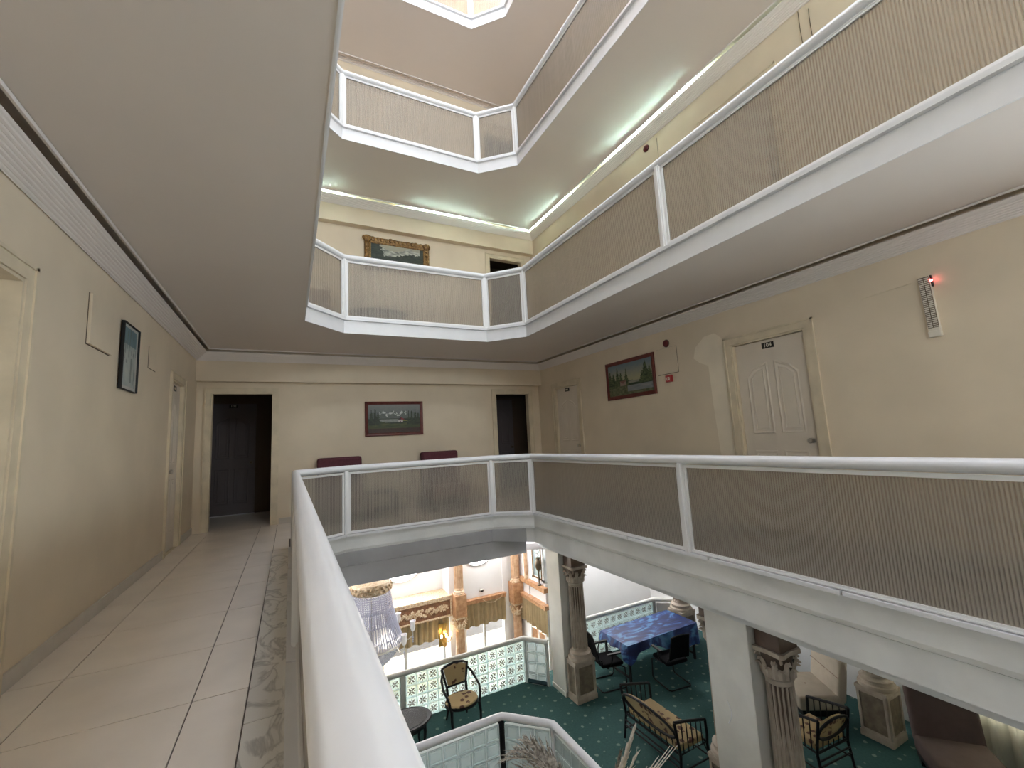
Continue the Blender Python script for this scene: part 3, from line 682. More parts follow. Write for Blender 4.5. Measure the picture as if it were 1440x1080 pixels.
picture('mountain lake painting with a red-roofed hut in a red-brown frame, over the burgundy chairs', (1.758, YB - .002, 1.69), 0, 1.085, .645, lake_picture, 'redframe', .058, 76, 44)
picture('river and trees painting in a dark red frame beside the red call point', (XR - .002, 5.345, 2.08), radians(-90), 1.14, .645, river_picture, 'redframe', .062, 76, 44)
picture('snowy peak painting in a carved gilt frame on the floor above', (1.87, YB - .002, Z[1] + 1.86), 0, 1.28, .66, snow_picture, 'gilt', .125, 76, 40, True, depth=.06)
picture('narrow blue-grey print in a thin black frame leaning off the left wall', (XL + .010, 5.0, 2.095), radians(90), .43, .60, blue_picture, 'black', .011, 30, 42, depth=.028)

# ---------------------------------------------------------------- small wall fittings
def cover(label, loc, rz, w, h, t=.012, gap=True):
    r = thing('access_cover', label, 'cover', loc, rz)
    build('lid', MB().box(-w / 2, w / 2, -t, -.003, -h / 2, h / 2), 'wall', r, world=False, bevel=.002)
    build('shadow_frame', MB().box(-w / 2 - .006, w / 2 + .003, -.003, -.0005, -h / 2 - .006, h / 2 + .003), 'groove', r, world=False)
cover('cream blank access cover beside the blue-grey print, the larger of two', (XL, 4.345, 2.225), radians(90), .45, .38, .022)
cover('small cream cover plate right of the blue-grey print', (XL, 5.79, 2.235), radians(90), .27, .225, .008)
cover('cream access cover between the river painting and the red call point', (XR, 4.53, 2.215), radians(-90), .38, .385)
def sounder(label, loc):
    r = thing('alarm_sounder', label, 'alarm', loc, radians(-90))
    mb = MB().lathe([(.054, 0), (.054, .012), (.048, .018), (.046, .026), (.034, .034), (.012, .038)], 20); mb.xf(Matrix.Rotation(radians(90), 4, 'X')); build('dome', mb, 'red', r, smooth=True, world=False)
    mb = MB().lathe([(.058, .001), (.058, .008)], 20); mb.xf(Matrix.Rotation(radians(90), 4, 'X')); build('base', mb, 'darkbrass', r, world=False)
sounder('round dark red alarm sounder above the access cover by the river painting', (XR, 4.515, 2.475))
sounder('round dark red alarm sounder on the floor above, under the lit cornice', (XR, 4.523, 5.633))
r = thing('call_point', 'small red square fire call point under the access cover', 'call point', (XR, 4.505, 1.945), radians(-90))
build('box', MB().box(-.052, .052, -.045, -.001, -.05, .05), 'redbox', r, world=False, bevel=.005)
build('glass_pane', MB().box(-.030, .026, -.0475, -.0455, -.026, .018), 'offwhite', r, world=False)
build('label_strip', MB().box(-.02, .012, -.0488, -.0478, -.014, .004), 'redbox', r, world=False)
r = thing('emergency_light', 'slim white ribbed emergency light fixed upright on the right wall, red lamp lit', 'lamp', (XR, 1.555, 2.155), radians(-90)); r.rotation_euler = (0, radians(-1.5), radians(-90))
build('body', MB().box(-.040, .040, -.035, -.001, -.26, .25), 'offwhite', r, world=False, bevel=.006)
mb = MB()
for i in range(26):
    for s in (-1, 1): mb.box(s * .018 - .014, s * .018 + .014, -.046, -.034, -.205 + i * .0172, -.205 + i * .0172 + .009)
ln = build('ribbed_lens', mb, 'offwhite', r, world=False)
build('lens_bed', MB().box(-.036, .036, -.0385, -.0352, -.21, .245), 'ped_dark', ln, world=False)
build('end_cap', MB().box(-.042, .042, -.05, -.001, -.29, -.235), 'offwhite', r, world=False, bevel=.008)
mb = MB(); mb.ball((.048, -.03, .205), .009, 8, 6); build('indicator_lamp', mb, 'led', r, world=False)
build('clip', MB().box(.041, .050, -.03, -.001, .15, .25), 'black', r, world=False)
def cable(label, pts, rad=.004, m='darkbrass'):
    o = build('cable', MB().tube(pts, rad, 6), m); tag(o, label, 'cable')
cable('thin cable stub running left from the emergency light', [(XR - .004, 1.66, 2.385), (XR - .004, 1.85, 2.375), (XR - .004, 2.05, 2.36)], .003, 'casing')
for i, (y, z0, z1, w) in enumerate(((4.30, 5.25, 5.66, 'beside the upper red sounder'), (2.20, 5.30, 5.72, 'first of three stubs at upper right'), (2.10, 5.28, 5.66, 'second of three stubs at upper right'), (1.74, 5.4, 5.74, 'last of three stubs at upper right'))):
    cable('thin dark cable on the upper wall, ' + w, [(XR - .004, y, z0), (XR - .004, y + .004, (z0 + z1) / 2), (XR - .004, y, z1)], .003)

# ---------------------------------------------------------------- armless lounge chairs
def lounge_chair(label, loc, rz, fab, legm='black', seatm=None, backz=1.03, w=.72, group=None, d=.74, tuft=False):
    r = thing('lounge_chair', label, 'chair', loc, rz, group)
    mb = MB().box(-w / 2, w / 2, -d / 2, d / 2 - .08, .20, .43)
    build('seat_cushion', mb, seatm or fab, r, smooth=True, bevel=.045, seg=3, world=False)
    mb = MB().xprism([(-w / 2, .30), (w / 2, .30), (w / 2, backz), (-w / 2, backz)], -.075, .075)
    mb.xf(Matrix.Translation((0, d / 2 - .10, 0)) @ Matrix.Shear('XZ', 4, (0, .16)).to_4x4() if False else Matrix(((1, 0, 0, 0), (0, 1, .16, d / 2 - .17), (0, 0, 1, 0), (0, 0, 0, 1))))
    bk = build('back_cushion', mb, fab, r, smooth=True, bevel=.05, seg=3, world=False)
    if tuft:
        def yb(z): return d / 2 - .17 + .16 * z - .079
        mb = MB().box(-w / 2 + .01, w / 2 - .01, yb(.70) - .003, yb(.70) + .012, .697, .703); mb.ball((0, yb(.70), .70), .016, 8, 6, 1, .5, 1)
        build('seam', mb, 'greybrown', bk, world=False)
        mb = MB(); mb.ball((0, -.08, .432), .016, 8, 6, 1, 1, .4); build('button', mb, 'greybrown', r, world=False)
    build('plinth', MB().box(-w / 2 + .03, w / 2 - .03, -d / 2 + .04, d / 2 - .06, .11, .198), 'black', r, world=False)
    for sx in (-1, 1):
        for sy in (-1, 1): build('leg', MB().box(sx * (w / 2 - .07) - .025, sx * (w / 2 - .07) + .025, sy * (d / 2 - .09) - .025, sy * (d / 2 - .09) + .025, .0, .109), legm, r, world=False)
    return r
lounge_chair('burgundy armless lounge chair against the back wall, left of the two', (.77, 7.78, 0), 0, 'burg', d=.76)
lounge_chair('burgundy armless lounge chair against the back wall, right of the two, rust front', (2.56, 7.78, 0), 0, 'burg', seatm='orange_fab', d=.76)
r = thing('low_table', 'low black side table between the burgundy chairs', 'table', (1.40, 7.72, 0))
build('tabletop', MB().box(-.24, .24, -.24, .24, .40, .43), 'black', r, world=False, bevel=.004)
build('shelf', MB().box(-.20, .20, -.20, .20, .12, .14), 'black', r, world=False)
for sx in (-1, 1):
    for sy in (-1, 1): build('leg', MB().box(sx * .2 - .02, sx * .2 + .02, sy * .2 - .02, sy * .2 + .02, .001, .399), 'black', r, world=False)
lounge_chair('brown lounge chair behind the left panel one floor up', (.25, 7.7, Z[1]), 0, 'greybrown', backz=.92)
r = thing('oval_table', 'dark oval low table behind the wide panel one floor up', 'table', (1.38, 7.66, Z[1]))
build('tabletop', MB().lathe([(.30, .44), (.50, .445), (.52, .46), (.50, .475), (.0, .476)], 28, sy=.62), 'black', r, smooth=True, world=False)
build('apron', MB().lathe([(.42, .36), (.44, .439)], 24, sy=.6), 'darkbrass', r, world=False)
for a in range(4): build('leg', MB().tube([(.36 * cos(a * pi / 2 + .78), .22 * sin(a * pi / 2 + .78), .37), (.40 * cos(a * pi / 2 + .78), .25 * sin(a * pi / 2 + .78), .001)], [.03, .016], 8), 'black', r, world=False)

# ================================================================ LOBBY (carpeted mezzanine, hall and terrace below)
ZL, ZG, ZCE = -3.70, -6.80, -.72
vo = [(3.33, N1 + .2), (3.33, 5.72), (2.80, 6.27), (.78, 6.27), (.15, 5.75), (.15, N1 + .2), (.7, N0 + .2), (2.8, N0 + .2)]
struct('floor', holed_slab(MB(), -3.0, 9.0, YN - .1, 8.47, vo, ZL - .30, ZL), 'carpet', label='dark green carpet with pale dots')
struct('ceiling', MB().box(XR + .15, 9.15, YN - .3, 8.5, ZCE, ZCE + .1).box(-3.15, XL - .15, YN - .3, 8.5, ZCE, ZCE + .1).box(-3.15, 9.15, 8.495, 11.75, ZCE, ZCE + .1), 'wall_white')
mb = MB(); holed_slab(mb, XL - .16, XR + .16, YN - .3, 8.5, [(4.0, N1), (4.0, 6.6), (3.4, 6.95), (.2, 6.95), (-.3, 6.3), (-.3, N1), (.3, N0 - .3), (2.9, N0 - .3)], ZCE, ZCE + .1)
struct('ceiling', mb, 'ceil')
# inner closing faces between beam and lobby ceiling
struct('trim_12', MB().box(3.74, 3.8, N1, 6.55, ZCE + .1, -.23).box(-.25, -.2, N1, 6.3, ZCE + .1, -.23).box(.2, 2.95, N0 - .28, N0 - .22, ZCE + .1, -.23), 'edge')
struct('wall_right', MB().box(9.0, 9.15, 3.4, 9.78, ZG, ZCE + .05).box(9.0, 9.15, YN - .3, 1.3, ZG, ZCE + .05).box(9.0, 9.15, 1.3, 3.4, ZG, -3.02).box(9.0, 9.15, 1.3, 3.4, -1.0, ZCE + .05), 'wall_white', label='shaded lobby wall behind the lounge chairs')
struct('wall_left', MB().box(-3.15, -3.0, YN - .15, 11.75, ZG, ZCE - .002), 'wall_white')
struct('wall_near', MB().box(-3.15, 9.15, YN - .3, YN - .10, ZG, ZCE + .05), 'wall_white')
struct('floor', MB().box(-3.15, 9.15, YN - .3, 11.2, ZG - .1, ZG), 'cream_floor', label='cream floor of the hall below')
struct('wall_back', MB().box(5.70, 9.1, 9.62, 9.77, ZG, ZCE + .05), 'wall_white', label='pale lilac wall behind the balustrade by the blue table')
struct('trim_13', MB().box(5.98, 6.42, 9.50, 9.618, ZG, ZCE - .003), 'wall_white', label='white pilaster on the pale wall')
# hall back wall at y = 11: openings below, wall above
def hall_wall():
    y0, y1 = 11.02, 11.17
    mb = MB().box(3.70, 5.70, y0, y1, -2.84, ZCE - .002)                    # above the middle valance
    mb.box(3.62, 3.70, y0, 11.7, ZG, ZCE - .002)
    mb.box(-3.0, 3.62, 11.6, 11.75, -3.12, ZCE - .002)                  # recess above the ledge
    mb.box(5.20, 5.72, y0 + .001, y1, ZG, -2.842)
    return mb
struct('wall_back', hall_wall(), 'wall_white', label='bright white hall wall')
# side wall at x = 5.57 with framed window
mb = MB().box(5.62, 5.72, 9.62, 11.02, -2.84, -2.40).box(5.62, 5.72, 9.62, 11.02, -1.2, ZCE - .002).box(5.62, 5.72, 10.28, 11.02, -2.40, -1.2).box(5.62, 5.72, 10.95, 11.02, ZG, -2.84).box(5.62, 5.72, 9.62, 9.72, ZG, -2.84).box(5.62, 5.72, 9.72, 10.95, ZG, -4.05)
struct('wall_right', mb, 'wall_white', label='white hall wall with an ornate window')
# terrace outside, bright paving
te = struct('floor', MB().box(-9, 14, 11.2, 24, ZG - .1, ZG - .02), 'grout', label='cream paved terrace beyond the hall windows')
struct('ceiling', MB().box(-9, 14, 11.74, 24, -2.9, -2.7), 'wall_white', label='unseen roof added to dim the terrace')  # roof put in out of view to keep sky off the paving
struct('wall_back', MB().box(-9, 14, 24, 24.2, ZG - .1, -2.7), 'wall_white')  # unseen end wall, added to darken the terrace
for i in range(14):
    for j in range(6):
        x0 = -4 + i * 1.0; y0 = 11.3 + j * 1.1
        build('paving_slab', MB().box(x0 + .008, x0 + .992, y0 + .008, y0 + 1.092, ZG - .05, ZG), 'cream_floor', te)

r = thing('terrace_lounger', 'white-framed lounger with yellow cushion on the terrace beyond the hall windows', 'lounger', (3.9, 14.6, ZG), radians(-25))
build('cushion', MB().box(-.9, .9, -.45, .45, .38, .50), 'yellow', r, world=False, bevel=.04)
for a, b in (((-1.0, -.5, .34), (1.0, -.5, .34)), ((-1.0, .5, .34), (1.0, .5, .34)), ((-1.0, -.5, .34), (-1.0, .5, .34)), ((1.0, -.5, .34), (1.0, .5, .34)), ((-.95, -.5, .0), (-.3, -.5, .34)), ((-.3, -.5, .0), (-.95, -.5, .34)), ((.3, -.5, .0), (.95, -.5, .34)), ((.95, -.5, .0), (.3, -.5, .34)), ((-.95, .5, .0), (-.3, .5, .34)), ((.95, .5, .0), (.3, .5, .34))):
    build('frame_bar', MB().tube([a, b], .035, 6), 'frame', r, world=False)
# ---------------------------------------------------------------- balustrades of glass blocks
def block_mesh(kind):
    w = .184; mb = MB(); h = w / 2
    mb.box(-h, h, -.030, .030, -h, h)
    me = bpy.data.meshes.new('glass_block'); me.from_pydata(mb.v, [], mb.f)
    bm = bmesh.new(); bm.from_mesh(me); bmesh.ops.bevel(bm, geom=bm.edges[:], offset=.008, segments=1, affect='EDGES'); bmesh.ops.recalc_face_normals(bm, faces=bm.faces[:])
    fs = [f for f in bm.faces if abs(f.normal.y) > .99]
    r = bmesh.ops.inset_individual(bm, faces=fs, thickness=.020, depth=-.012)
    if kind == 'plain':
        bmesh.ops.inset_individual(bm, faces=[f for f in bm.faces if abs(f.normal.y) > .99 and f.calc_area() > .008], thickness=.016, depth=.008)
    bm.to_mesh(me); bm.free()
    me.materials.append(M['block'] if kind != 'plain' else M['block2'])
    return me
def petal_mesh():
    mb = MB()
    for q in range(4):
        f = len(mb.v); mb.ball((.038, 0, 0), .030, 6, 4, 1.15, .45, .52); mb.xf(Matrix.Rotation(q * pi / 2 + pi / 4, 4, 'Y'), f)
    for q in range(4):
        f = len(mb.v); mb.ball((.055, 0, 0), .014, 6, 4, 1.2, .5, .8); mb.xf(Matrix.Rotation(q * pi / 2, 4, 'Y'), f)
    me = bpy.data.meshes.new('petals'); me.from_pydata(mb.v, [], mb.f); me.materials.append(M['petal']); return me
BLK = {'flower': block_mesh('flower'), 'plain': block_mesh('plain')}; PET = petal_mesh()
M['mortar'] = mat('white_block_joint', (.84, .88, .88), .6)
def blocks(root, p, q, z0, rows, kind, tw=.195):
    """run of glass blocks from p to q with narrow white joints"""
    p = Vector(p); q = Vector(q); L = (q - p).length; t = (q - p).normalized(); n = max(1, int(round(L / tw))); st = L / n
    off = Vector(ORG[root.name]); ang = atan2(t.y, t.x); mb = MB()
    for i in range(n + 1):
        f = len(mb.v); mb.box(i * st - .004, i * st + .004, -.022, .022, z0, z0 + rows * tw); mb.xf(Matrix.Translation((p.x, p.y, 0)) @ Matrix.Rotation(ang, 4, 'Z'), f)
    for j in range(rows + 1):
        f = len(mb.v); mb.box(.005, L - .005, -.021, .021, z0 + j * tw - .004, z0 + j * tw + .004); mb.xf(Matrix.Translation((p.x, p.y, 0)) @ Matrix.Rotation(ang, 4, 'Z'), f)
    build('joint_grid', mb, 'mortar', root)
    for i in range(n):
        for j in range(rows):
            c = p + t * st * (i + .5)
            mt = Matrix.Translation(Vector((c.x, c.y, z0 + (j + .5) * tw)) - off) @ Matrix.Rotation(ang, 4, 'Z') @ Matrix.Diagonal((st * .985 / .19, 1, 1, 1))
            o = bpy.data.objects.new('glass_block', BLK[kind]); COL.objects.link(o); o.parent = root; o.matrix_local = mt
            if kind == 'flower':
                for sy in (-1,):
                    pt = bpy.data.objects.new('petals', PET); COL.objects.link(pt); pt.parent = o; pt.matrix_local = Matrix.Translation((0, sy * .026, 0))
M['dullrail'] = mat('dull_white_paint', (.60, .60, .57), .45)
def rail_path(root, pts, z, r=.045, m='dullrail'):
    P = []
    for i, p in enumerate(pts):     # rounded elbows
        p = Vector((*p, z))
        if 0 < i < len(pts) - 1:
            a = Vector((*pts[i - 1], z)); b = Vector((*pts[i + 1], z)); k = .07
            P += [p + (a - p).normalized() * k, p * .72 + (p + (a - p).normalized() * k) * .14 + (p + (b - p).normalized() * k) * .14, p + (b - p).normalized() * k]
        else: P.append(p)
    build('handrail', MB().tube(P, r, 14), m, root, smooth=True)
def rpost(root, x, y, z0, z1, m='dullrail', w=.04): build('post', MB().box(x - w, x + w, y - w, y + w, z0, z1), m, root)
zr = -2.88
r = thing('glass_block_balustrade', 'balustrade of flower-pattern glass blocks behind the floral armchair', 'balustrade', (2.9, 8.4, ZL))
rail_path(r, [(.9, 8.40), (4.31, 8.40), (4.63, 7.98)], zr)
for x in (1.03, 1.84): rpost(r, x, 8.40, ZL + .001, zr - .03)
build('post', MB().box(4.295, 4.335, 8.33, 8.44, ZL + .001, zr - .03), 'edge', r); rpost(r, 4.62, 8.0, ZL + .001, zr - .03, 'dullrail', .025)
blocks(r, (1.89, 8.40), (4.29, 8.40), ZL + .004, 4, 'flower'); blocks(r, (1.08, 8.40), (1.79, 8.40), ZL + .004, 4, 'flower')
blocks(r, (4.345, 8.33), (4.60, 8.02), ZL + .004, 4, 'plain')
build('skirting', MB().tube([(4.33, 8.31, ZL + .05), (4.58, 8.0, ZL + .05)], .04, 4), 'teal_base', r)
r = thing('glass_block_balustrade', 'balustrade of glass blocks behind the table with the blue cloth', 'balustrade', (6.9, 8.4, ZL))
rail_path(r, [(5.15, 8.40), (7.90, 8.40), (8.35, 8.02)], zr + .02)
build('post', MB().box(7.87, 7.95, 8.36, 8.44, ZL + .001, zr - .03), 'edge', r)
build('end_panel', MB().prism([(7.95, 8.34), (8.30, 8.04), (8.33, 8.07), (7.98, 8.37)], ZL + .001, zr - .06), 'edge', r)
blocks(r, (5.22, 8.40), (7.86, 8.40), ZL + .004, 4, 'flower')
r = thing('octagonal_balustrade', 'white railed balustrade of clear glass blocks round the lower void, nearest at the bottom', 'balustrade', (2.7, 6.2, ZL))
ob = offset_poly(vo, -.0)
rail_path(r, [(3.32, 2.2), (3.32, 5.70), (2.785, 6.25), (.78, 6.25), (.2, 5.72)], -2.80, .05, 'white')
for x, y in ((3.315, 5.68), (3.315, 4.6), (3.315, 3.4), (.80, 6.24)): rpost(r, x, y, ZL + .001, -2.84, 'white', .03)
build('post', MB().box(2.735, 2.80, 6.205, 6.265, ZL + .001, -2.84), 'black', r)
blocks(r, (.84, 6.24), (2.72, 6.24), ZL + .004, 4, 'plain', .205); blocks(r, (2.815, 6.20), (3.28, 5.73), ZL + .004, 4, 'plain', .205); blocks(r, (3.315, 5.63), (3.315, 4.65), ZL + .004, 4, 'plain', .205)

# ---------------------------------------------------------------- columns and pillars
def fluted(mb, c, z0, z1, r0, r1, nf=18, dep=.16):
    ang = []; 
    for i in range(nf):
        a = 2 * pi * i / nf; s = 2 * pi / nf
        ang += [(a, 1), (a + s * .26, 1), (a + s * .36, 1 - dep * .8), (a + s * .63, 1 - dep), (a + s * .90, 1 - dep * .8)]
    n = len(ang); rows = [(z0, r0, 0), (z0 + .04, r0, 0), (z0 + .06, r0, 1), (z1 - .06, r1, 1), (z1 - .04, r1, 0), (z1, r1, 0)]
    vs = [(c[0] + r * (1 + (k - 1) * f) * cos(a), c[1] + r * (1 + (k - 1) * f) * sin(a), z) for z, r, f in rows for a, k in ang]
    fs = [(i * n + k, i * n + (k + 1) % n, (i + 1) * n + (k + 1) % n, (i + 1) * n + k) for i in range(5) for k in range(n)]
    return mb.add(vs, fs)
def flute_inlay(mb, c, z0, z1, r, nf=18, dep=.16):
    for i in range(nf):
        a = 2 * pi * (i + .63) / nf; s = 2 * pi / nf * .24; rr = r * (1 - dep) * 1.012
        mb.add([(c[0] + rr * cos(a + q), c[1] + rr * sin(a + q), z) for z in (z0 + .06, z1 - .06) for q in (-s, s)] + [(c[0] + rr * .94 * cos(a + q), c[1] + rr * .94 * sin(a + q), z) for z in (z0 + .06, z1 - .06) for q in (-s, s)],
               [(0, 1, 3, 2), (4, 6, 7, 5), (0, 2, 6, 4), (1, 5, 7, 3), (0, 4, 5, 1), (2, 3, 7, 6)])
def leaf_strip(mb, c, a, r, z, h, w, curl):
    """one acanthus leaf standing on the bell, its tip rolled outwards"""
    vs = []; m = 7
    for i in range(m):
        t = i / (m - 1); rr = r + .012 + curl * max(0, t - .45) ** 1.5 * 2.2; zz = z + h * (t if t < .85 else .85 - (t - .85) * .9); ww = w * (1 - .55 * t ** 2) * (1 + .18 * (-1) ** i)
        for s, k in ((-1, 0), (0, .024), (1, 0)): 
            x, y = rr + k, s * ww; vs.append((c[0] + x * cos(a) - y * sin(a), c[1] + x * sin(a) + y * cos(a), zz))
    n = len(vs); vs += [(p[0] - .010 * cos(a), p[1] - .010 * sin(a), p[2]) for p in vs]
    fs = []
    for i in range(m - 1):
        for k in range(2): q = i * 3 + k; fs += [(q, q + 1, q + 4, q + 3), (n + q, n + q + 3, n + q + 4, n + q + 1)]
        fs += [(i * 3, i * 3 + 3, n + i * 3 + 3, n + i * 3), (i * 3 + 2, n + i * 3 + 2, n + i * 3 + 5, i * 3 + 5)]
    fs += [(0, n, n + 1, 1), (1, n + 1, n + 2, 2)]; q = (m - 1) * 3; fs += [(q, q + 1, n + q + 1, n + q), (q + 1, q + 2, n + q + 2, n + q + 1)]
    return mb.add(vs, fs)
def capital(mb, c, z0, z1, r, dark=None):
    h = z1 - z0; mb.lathe([(r * 1.02, z0), (r * 1.14, z0 + .018), (r * 1.02, z0 + .036)], 20, c)
    for i in range(8): leaf_strip(mb, c, i * pi / 4, r * 1.02, z0 + .035, h * .44, r * .33, .06)
    for i in range(8): leaf_strip(mb, c, (i + .5) * pi / 4, r * 1.02, z0 + .035, h * .74, r * .27, .07)
    for i in range(4):
        a = i * pi / 2 + pi / 4; v = []
        for t in range(13):   # corner volute
            g_ = t / 12 * 2.6 * pi; q = r * (.26 - .018 * t); v.append((r * 1.28 + q * cos(g_), 0, z0 + h * .70 + q * sin(g_)))
        f = len(mb.v); mb.tube(v, [r * .085] * 13, 6); mb.xf(Matrix.Translation((*c, 0)) @ Matrix.Rotation(a, 4, 'Z'), f)
    ab = []
    for i in range(4):   # concave-sided abacus
        a = i * pi / 2 + pi / 4
        ab += [(c[0] + r * 1.72 * cos(a - .09), c[1] + r * 1.72 * sin(a - .09)), (c[0] + r * 1.72 * cos(a + .09), c[1] + r * 1.72 * sin(a + .09)), (c[0] + r * 1.16 * cos(a + pi / 4), c[1] + r * 1.16 * sin(a + pi / 4))]
    mb.prism(ab, z0 + h * .86, z1)
    return mb
def base_rings(mb, c, z0, r):
    return mb.lathe([(r * 1.50, z0), (r * 1.52, z0 + .025), (r * 1.46, z0 + .05), (r * 1.25, z0 + .06), (r * 1.20, z0 + .085), (r * 1.32, z0 + .10), (r * 1.32, z0 + .125), (r * 1.10, z0 + .14), (r * 1.0, z0 + .16)], 24, c)
def pedestal(root, x0, x1, y0, y1, z0, z1, faces, m='column'):
    p = build('pedestal', MB().box(x0 + .02, x1 - .02, y0 + .02, y1 - .02, z0, z1).box(x0, x1, y0, y1, z0, z0 + .09).box(x0, x1, y0, y1, z1 - .05, z1), m, root, bevel=.004, seg=1)
    mb = MB(); mp = MB()
    if 'y' in faces:   # -Y face
        for a, b, c_, d in ((x0 + .02, x0 + .07, z0 + .09, z1 - .05), (x1 - .07, x1 - .02, z0 + .09, z1 - .05), (x0 + .07, x1 - .07, z1 - .10, z1 - .05), (x0 + .07, x1 - .07, z0 + .09, z0 + .14)): mb.box(a, b, y0 + .001, y0 + .0195, c_, d)
        mp.box(x0 + .075, x1 - .075, y0 + .014, y0 + .0195, z0 + .145, z1 - .105)
    if 'x' in faces:   # -X face
        for a, b, c_, d in ((y0 + .02, y0 + .055, z0 + .09, z1 - .05), (y1 - .055, y1 - .02, z0 + .09, z1 - .05), (y0 + .055, y1 - .055, z1 - .09, z1 - .05), (y0 + .055, y1 - .055, z0 + .09, z0 + .13)): mb.box(x0 + .001, x0 + .0195, a, b, c_, d)
        mp.box(x0 + .014, x0 + .0195, y0 + .06, y1 - .06, z0 + .135, z1 - .095)
    if mb.v: build('panel_moulding', mb, m, p); build('recessed_panel', mp, 'ped_dark', p)
def lobby_column(label, c, pb, zb, zcap0, zcap1, r, faces, block=None):
    root = thing('fluted_column', label, 'column', (c[0], c[1], ZL))
    pedestal(root, *pb, ZL + .001, zb, faces)
    build('base', base_rings(MB(), c, zb, r), 'column', root, smooth=True)
    sh = build('shaft', fluted(MB(), c, zb + .16, zcap0, r, r * .92), 'column', root)
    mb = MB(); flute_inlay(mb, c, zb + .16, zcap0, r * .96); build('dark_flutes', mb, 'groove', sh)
    cp = build('capital', capital(MB(), c, zcap0, zcap1, r * .92), 'column', root, smooth=True)
    build('bell', MB().lathe([(r * .95, zcap0 + .03), (r * .935, zcap0 + .16), (r * 1.12, zcap0 + .275)], 20, c), 'groove', cp, smooth=True)  # dark bell carries the shade between the leaves
    if block: build('impost_block', MB().box(*block, zcap1, ZCE - .002), 'dkwood', root, bevel=.004, seg=1)
for nm, y0, y1 in (('far', 7.49, 7.96), ('near', 3.53, 4.11)):
    r = thing('square_pillar', 'plain off-white square pillar, %s' % ('standing beside the office chairs' if nm == 'far' else 'nearest, with a pale scratch, under the right gallery edge'), 'pillar', (4.95, (y0 + y1) / 2, ZL))
    build('shaft', MB().box(4.70, 5.20, y0, y1, ZL + .001, ZCE - .002), 'pillar', r, bevel=.006, seg=1)
    build('skirting', MB().box(4.688, 5.212, y0 - .0, y1 + .012, ZL + .001, ZL + .08), 'pillar', r)
    if nm == 'near':
        P = [(4.698, 3.90 - .05 * sin(i / 8 * pi), -2.05 - .26 * i / 8) for i in range(9)] + [(4.698, 3.90 + .004, -2.31), (4.698, 3.87, -2.25)]
        build('scratch', MB().tube(P, .004, 5), 'white', r)
lobby_column('brown fluted column on a tall pedestal in front of the far square pillar', (4.96, 7.33), (4.73, 5.19, 7.17, 7.485), -2.99, -1.63, -1.31, .155, 'xy', (4.80, 5.12, 7.2, 7.47))
lobby_column('brown fluted column with leafy capital in front of the nearest square pillar', (4.95, 3.37), (4.73, 5.19, 3.2, 3.525), -2.99, -1.63, -1.31, .155, 'xy', (4.80, 5.12, 3.22, 3.51))
lobby_column('brown fluted column half hidden behind the nearest square pillar', (5.10, 4.29), (4.89, 5.31, 4.13, 4.45), -2.99, -1.63, -1.31, .14, 'x', (4.96, 5.24, 4.16, 4.42))
lobby_column('fluted column on a panelled pedestal between the beige and brown lounge chairs', (8.27, 4.01), (8.05, 8.49, 3.80, 4.23), -2.95, -1.63, -1.31, .165, 'xy')
lobby_column('fluted column on a pedestal at the far end of the blue-clothed table', (8.19, 7.80), (7.97, 8.41, 7.58, 8.01), -2.95, -1.63, -1.31, .165, 'xy')
def hall_column(label, c, r=.115):
    root = thing('hall_column', label, 'column', (c[0], c[1], ZG))
    build('upper_shaft', fluted(MB(), c, -2.50, ZCE - .01, r, r * .95, 16), 'col_or', root)
    build('base_ring', MB().lathe([(r * 1.25, -2.595), (r * 1.3, -2.57), (r * 1.15, -2.55), (r * 1.2, -2.53), (r, -2.50)], 20, c), 'cream_gold', root, smooth=True)
    build('marbled_block', MB().box(c[0] - r * 1.3, c[0] + r * 1.3, c[1] - r * 1.3, c[1] + r * 1.3, -3.12, -2.596), 'marble_or', root, bevel=.006, seg=1)
    cp = build('capital', capital(MB(), c, -3.41, -3.121, r * .95), 'cream_gold', root)
    build('bell', MB().lathe([(r * .95, -3.38), (r * .95, -3.25), (r * 1.15, -3.16)], 18, c), 'marble_or', cp, smooth=True)
    build('lower_shaft', fluted(MB(), c, ZG + .10, -3.415, r * 1.02, r * .95, 16), 'col_or', root)
    build('foot', base_rings(MB(), c, ZG + .001, r), 'cream_gold', root)
hall_column('orange fluted hall column with a marbled block, right of the carved panel', (3.82, 10.86))
hall_column('orange fluted hall column in the corner between the two olive valances', (5.42, 10.84))
hall_column('orange fluted hall column seen just right of the far square pillar', (6.02, 9.33), .125)
struct('trim_14', MB().box(5.58, 5.618, 10.4, 11.0, ZG, ZCE - .004).box(5.10, 5.26, 10.98, 11.018, ZG, ZCE - .004), 'wall_white', label='white corner pilaster behind the hall column')

# ---------------------------------------------------------------- hall: ledge with carved panel, valances, window, lamps
r = thing('carved_ledge', 'stone-topped ledge with carved brown floral front panel in the hall', 'ledge', (2.9, 11.1, -3.12))
build('body', MB().prism([(2.22, 11.0), (2.26, 10.97), (3.66, 10.97), (3.66, 11.59), (2.15, 11.59), (2.15, 11.07)], -3.11, -2.67), 'wood', r)
build('stone_top', MB().prism([(2.20, 10.98), (2.26, 10.94), (3.68, 10.94), (3.68, 11.595), (2.12, 11.595), (2.12, 11.06)], -2.669, -2.62), 'cream_gold', r, bevel=.006, seg=1)
mb = MB()
for x0, x1, z0, z1 in ((2.27, 3.66, -2.715, -2.675), (2.27, 3.66, -3.11, -3.07), (2.27, 2.31, -3.07, -2.715), (3.62, 3.66, -3.07, -2.715)): mb.box(x0, x1, 10.945, 10.969, z0, z1)
build('panel_frame', mb, 'cream_gold', r, bevel=.004, seg=1)
rr = random.Random(11); mb = MB()
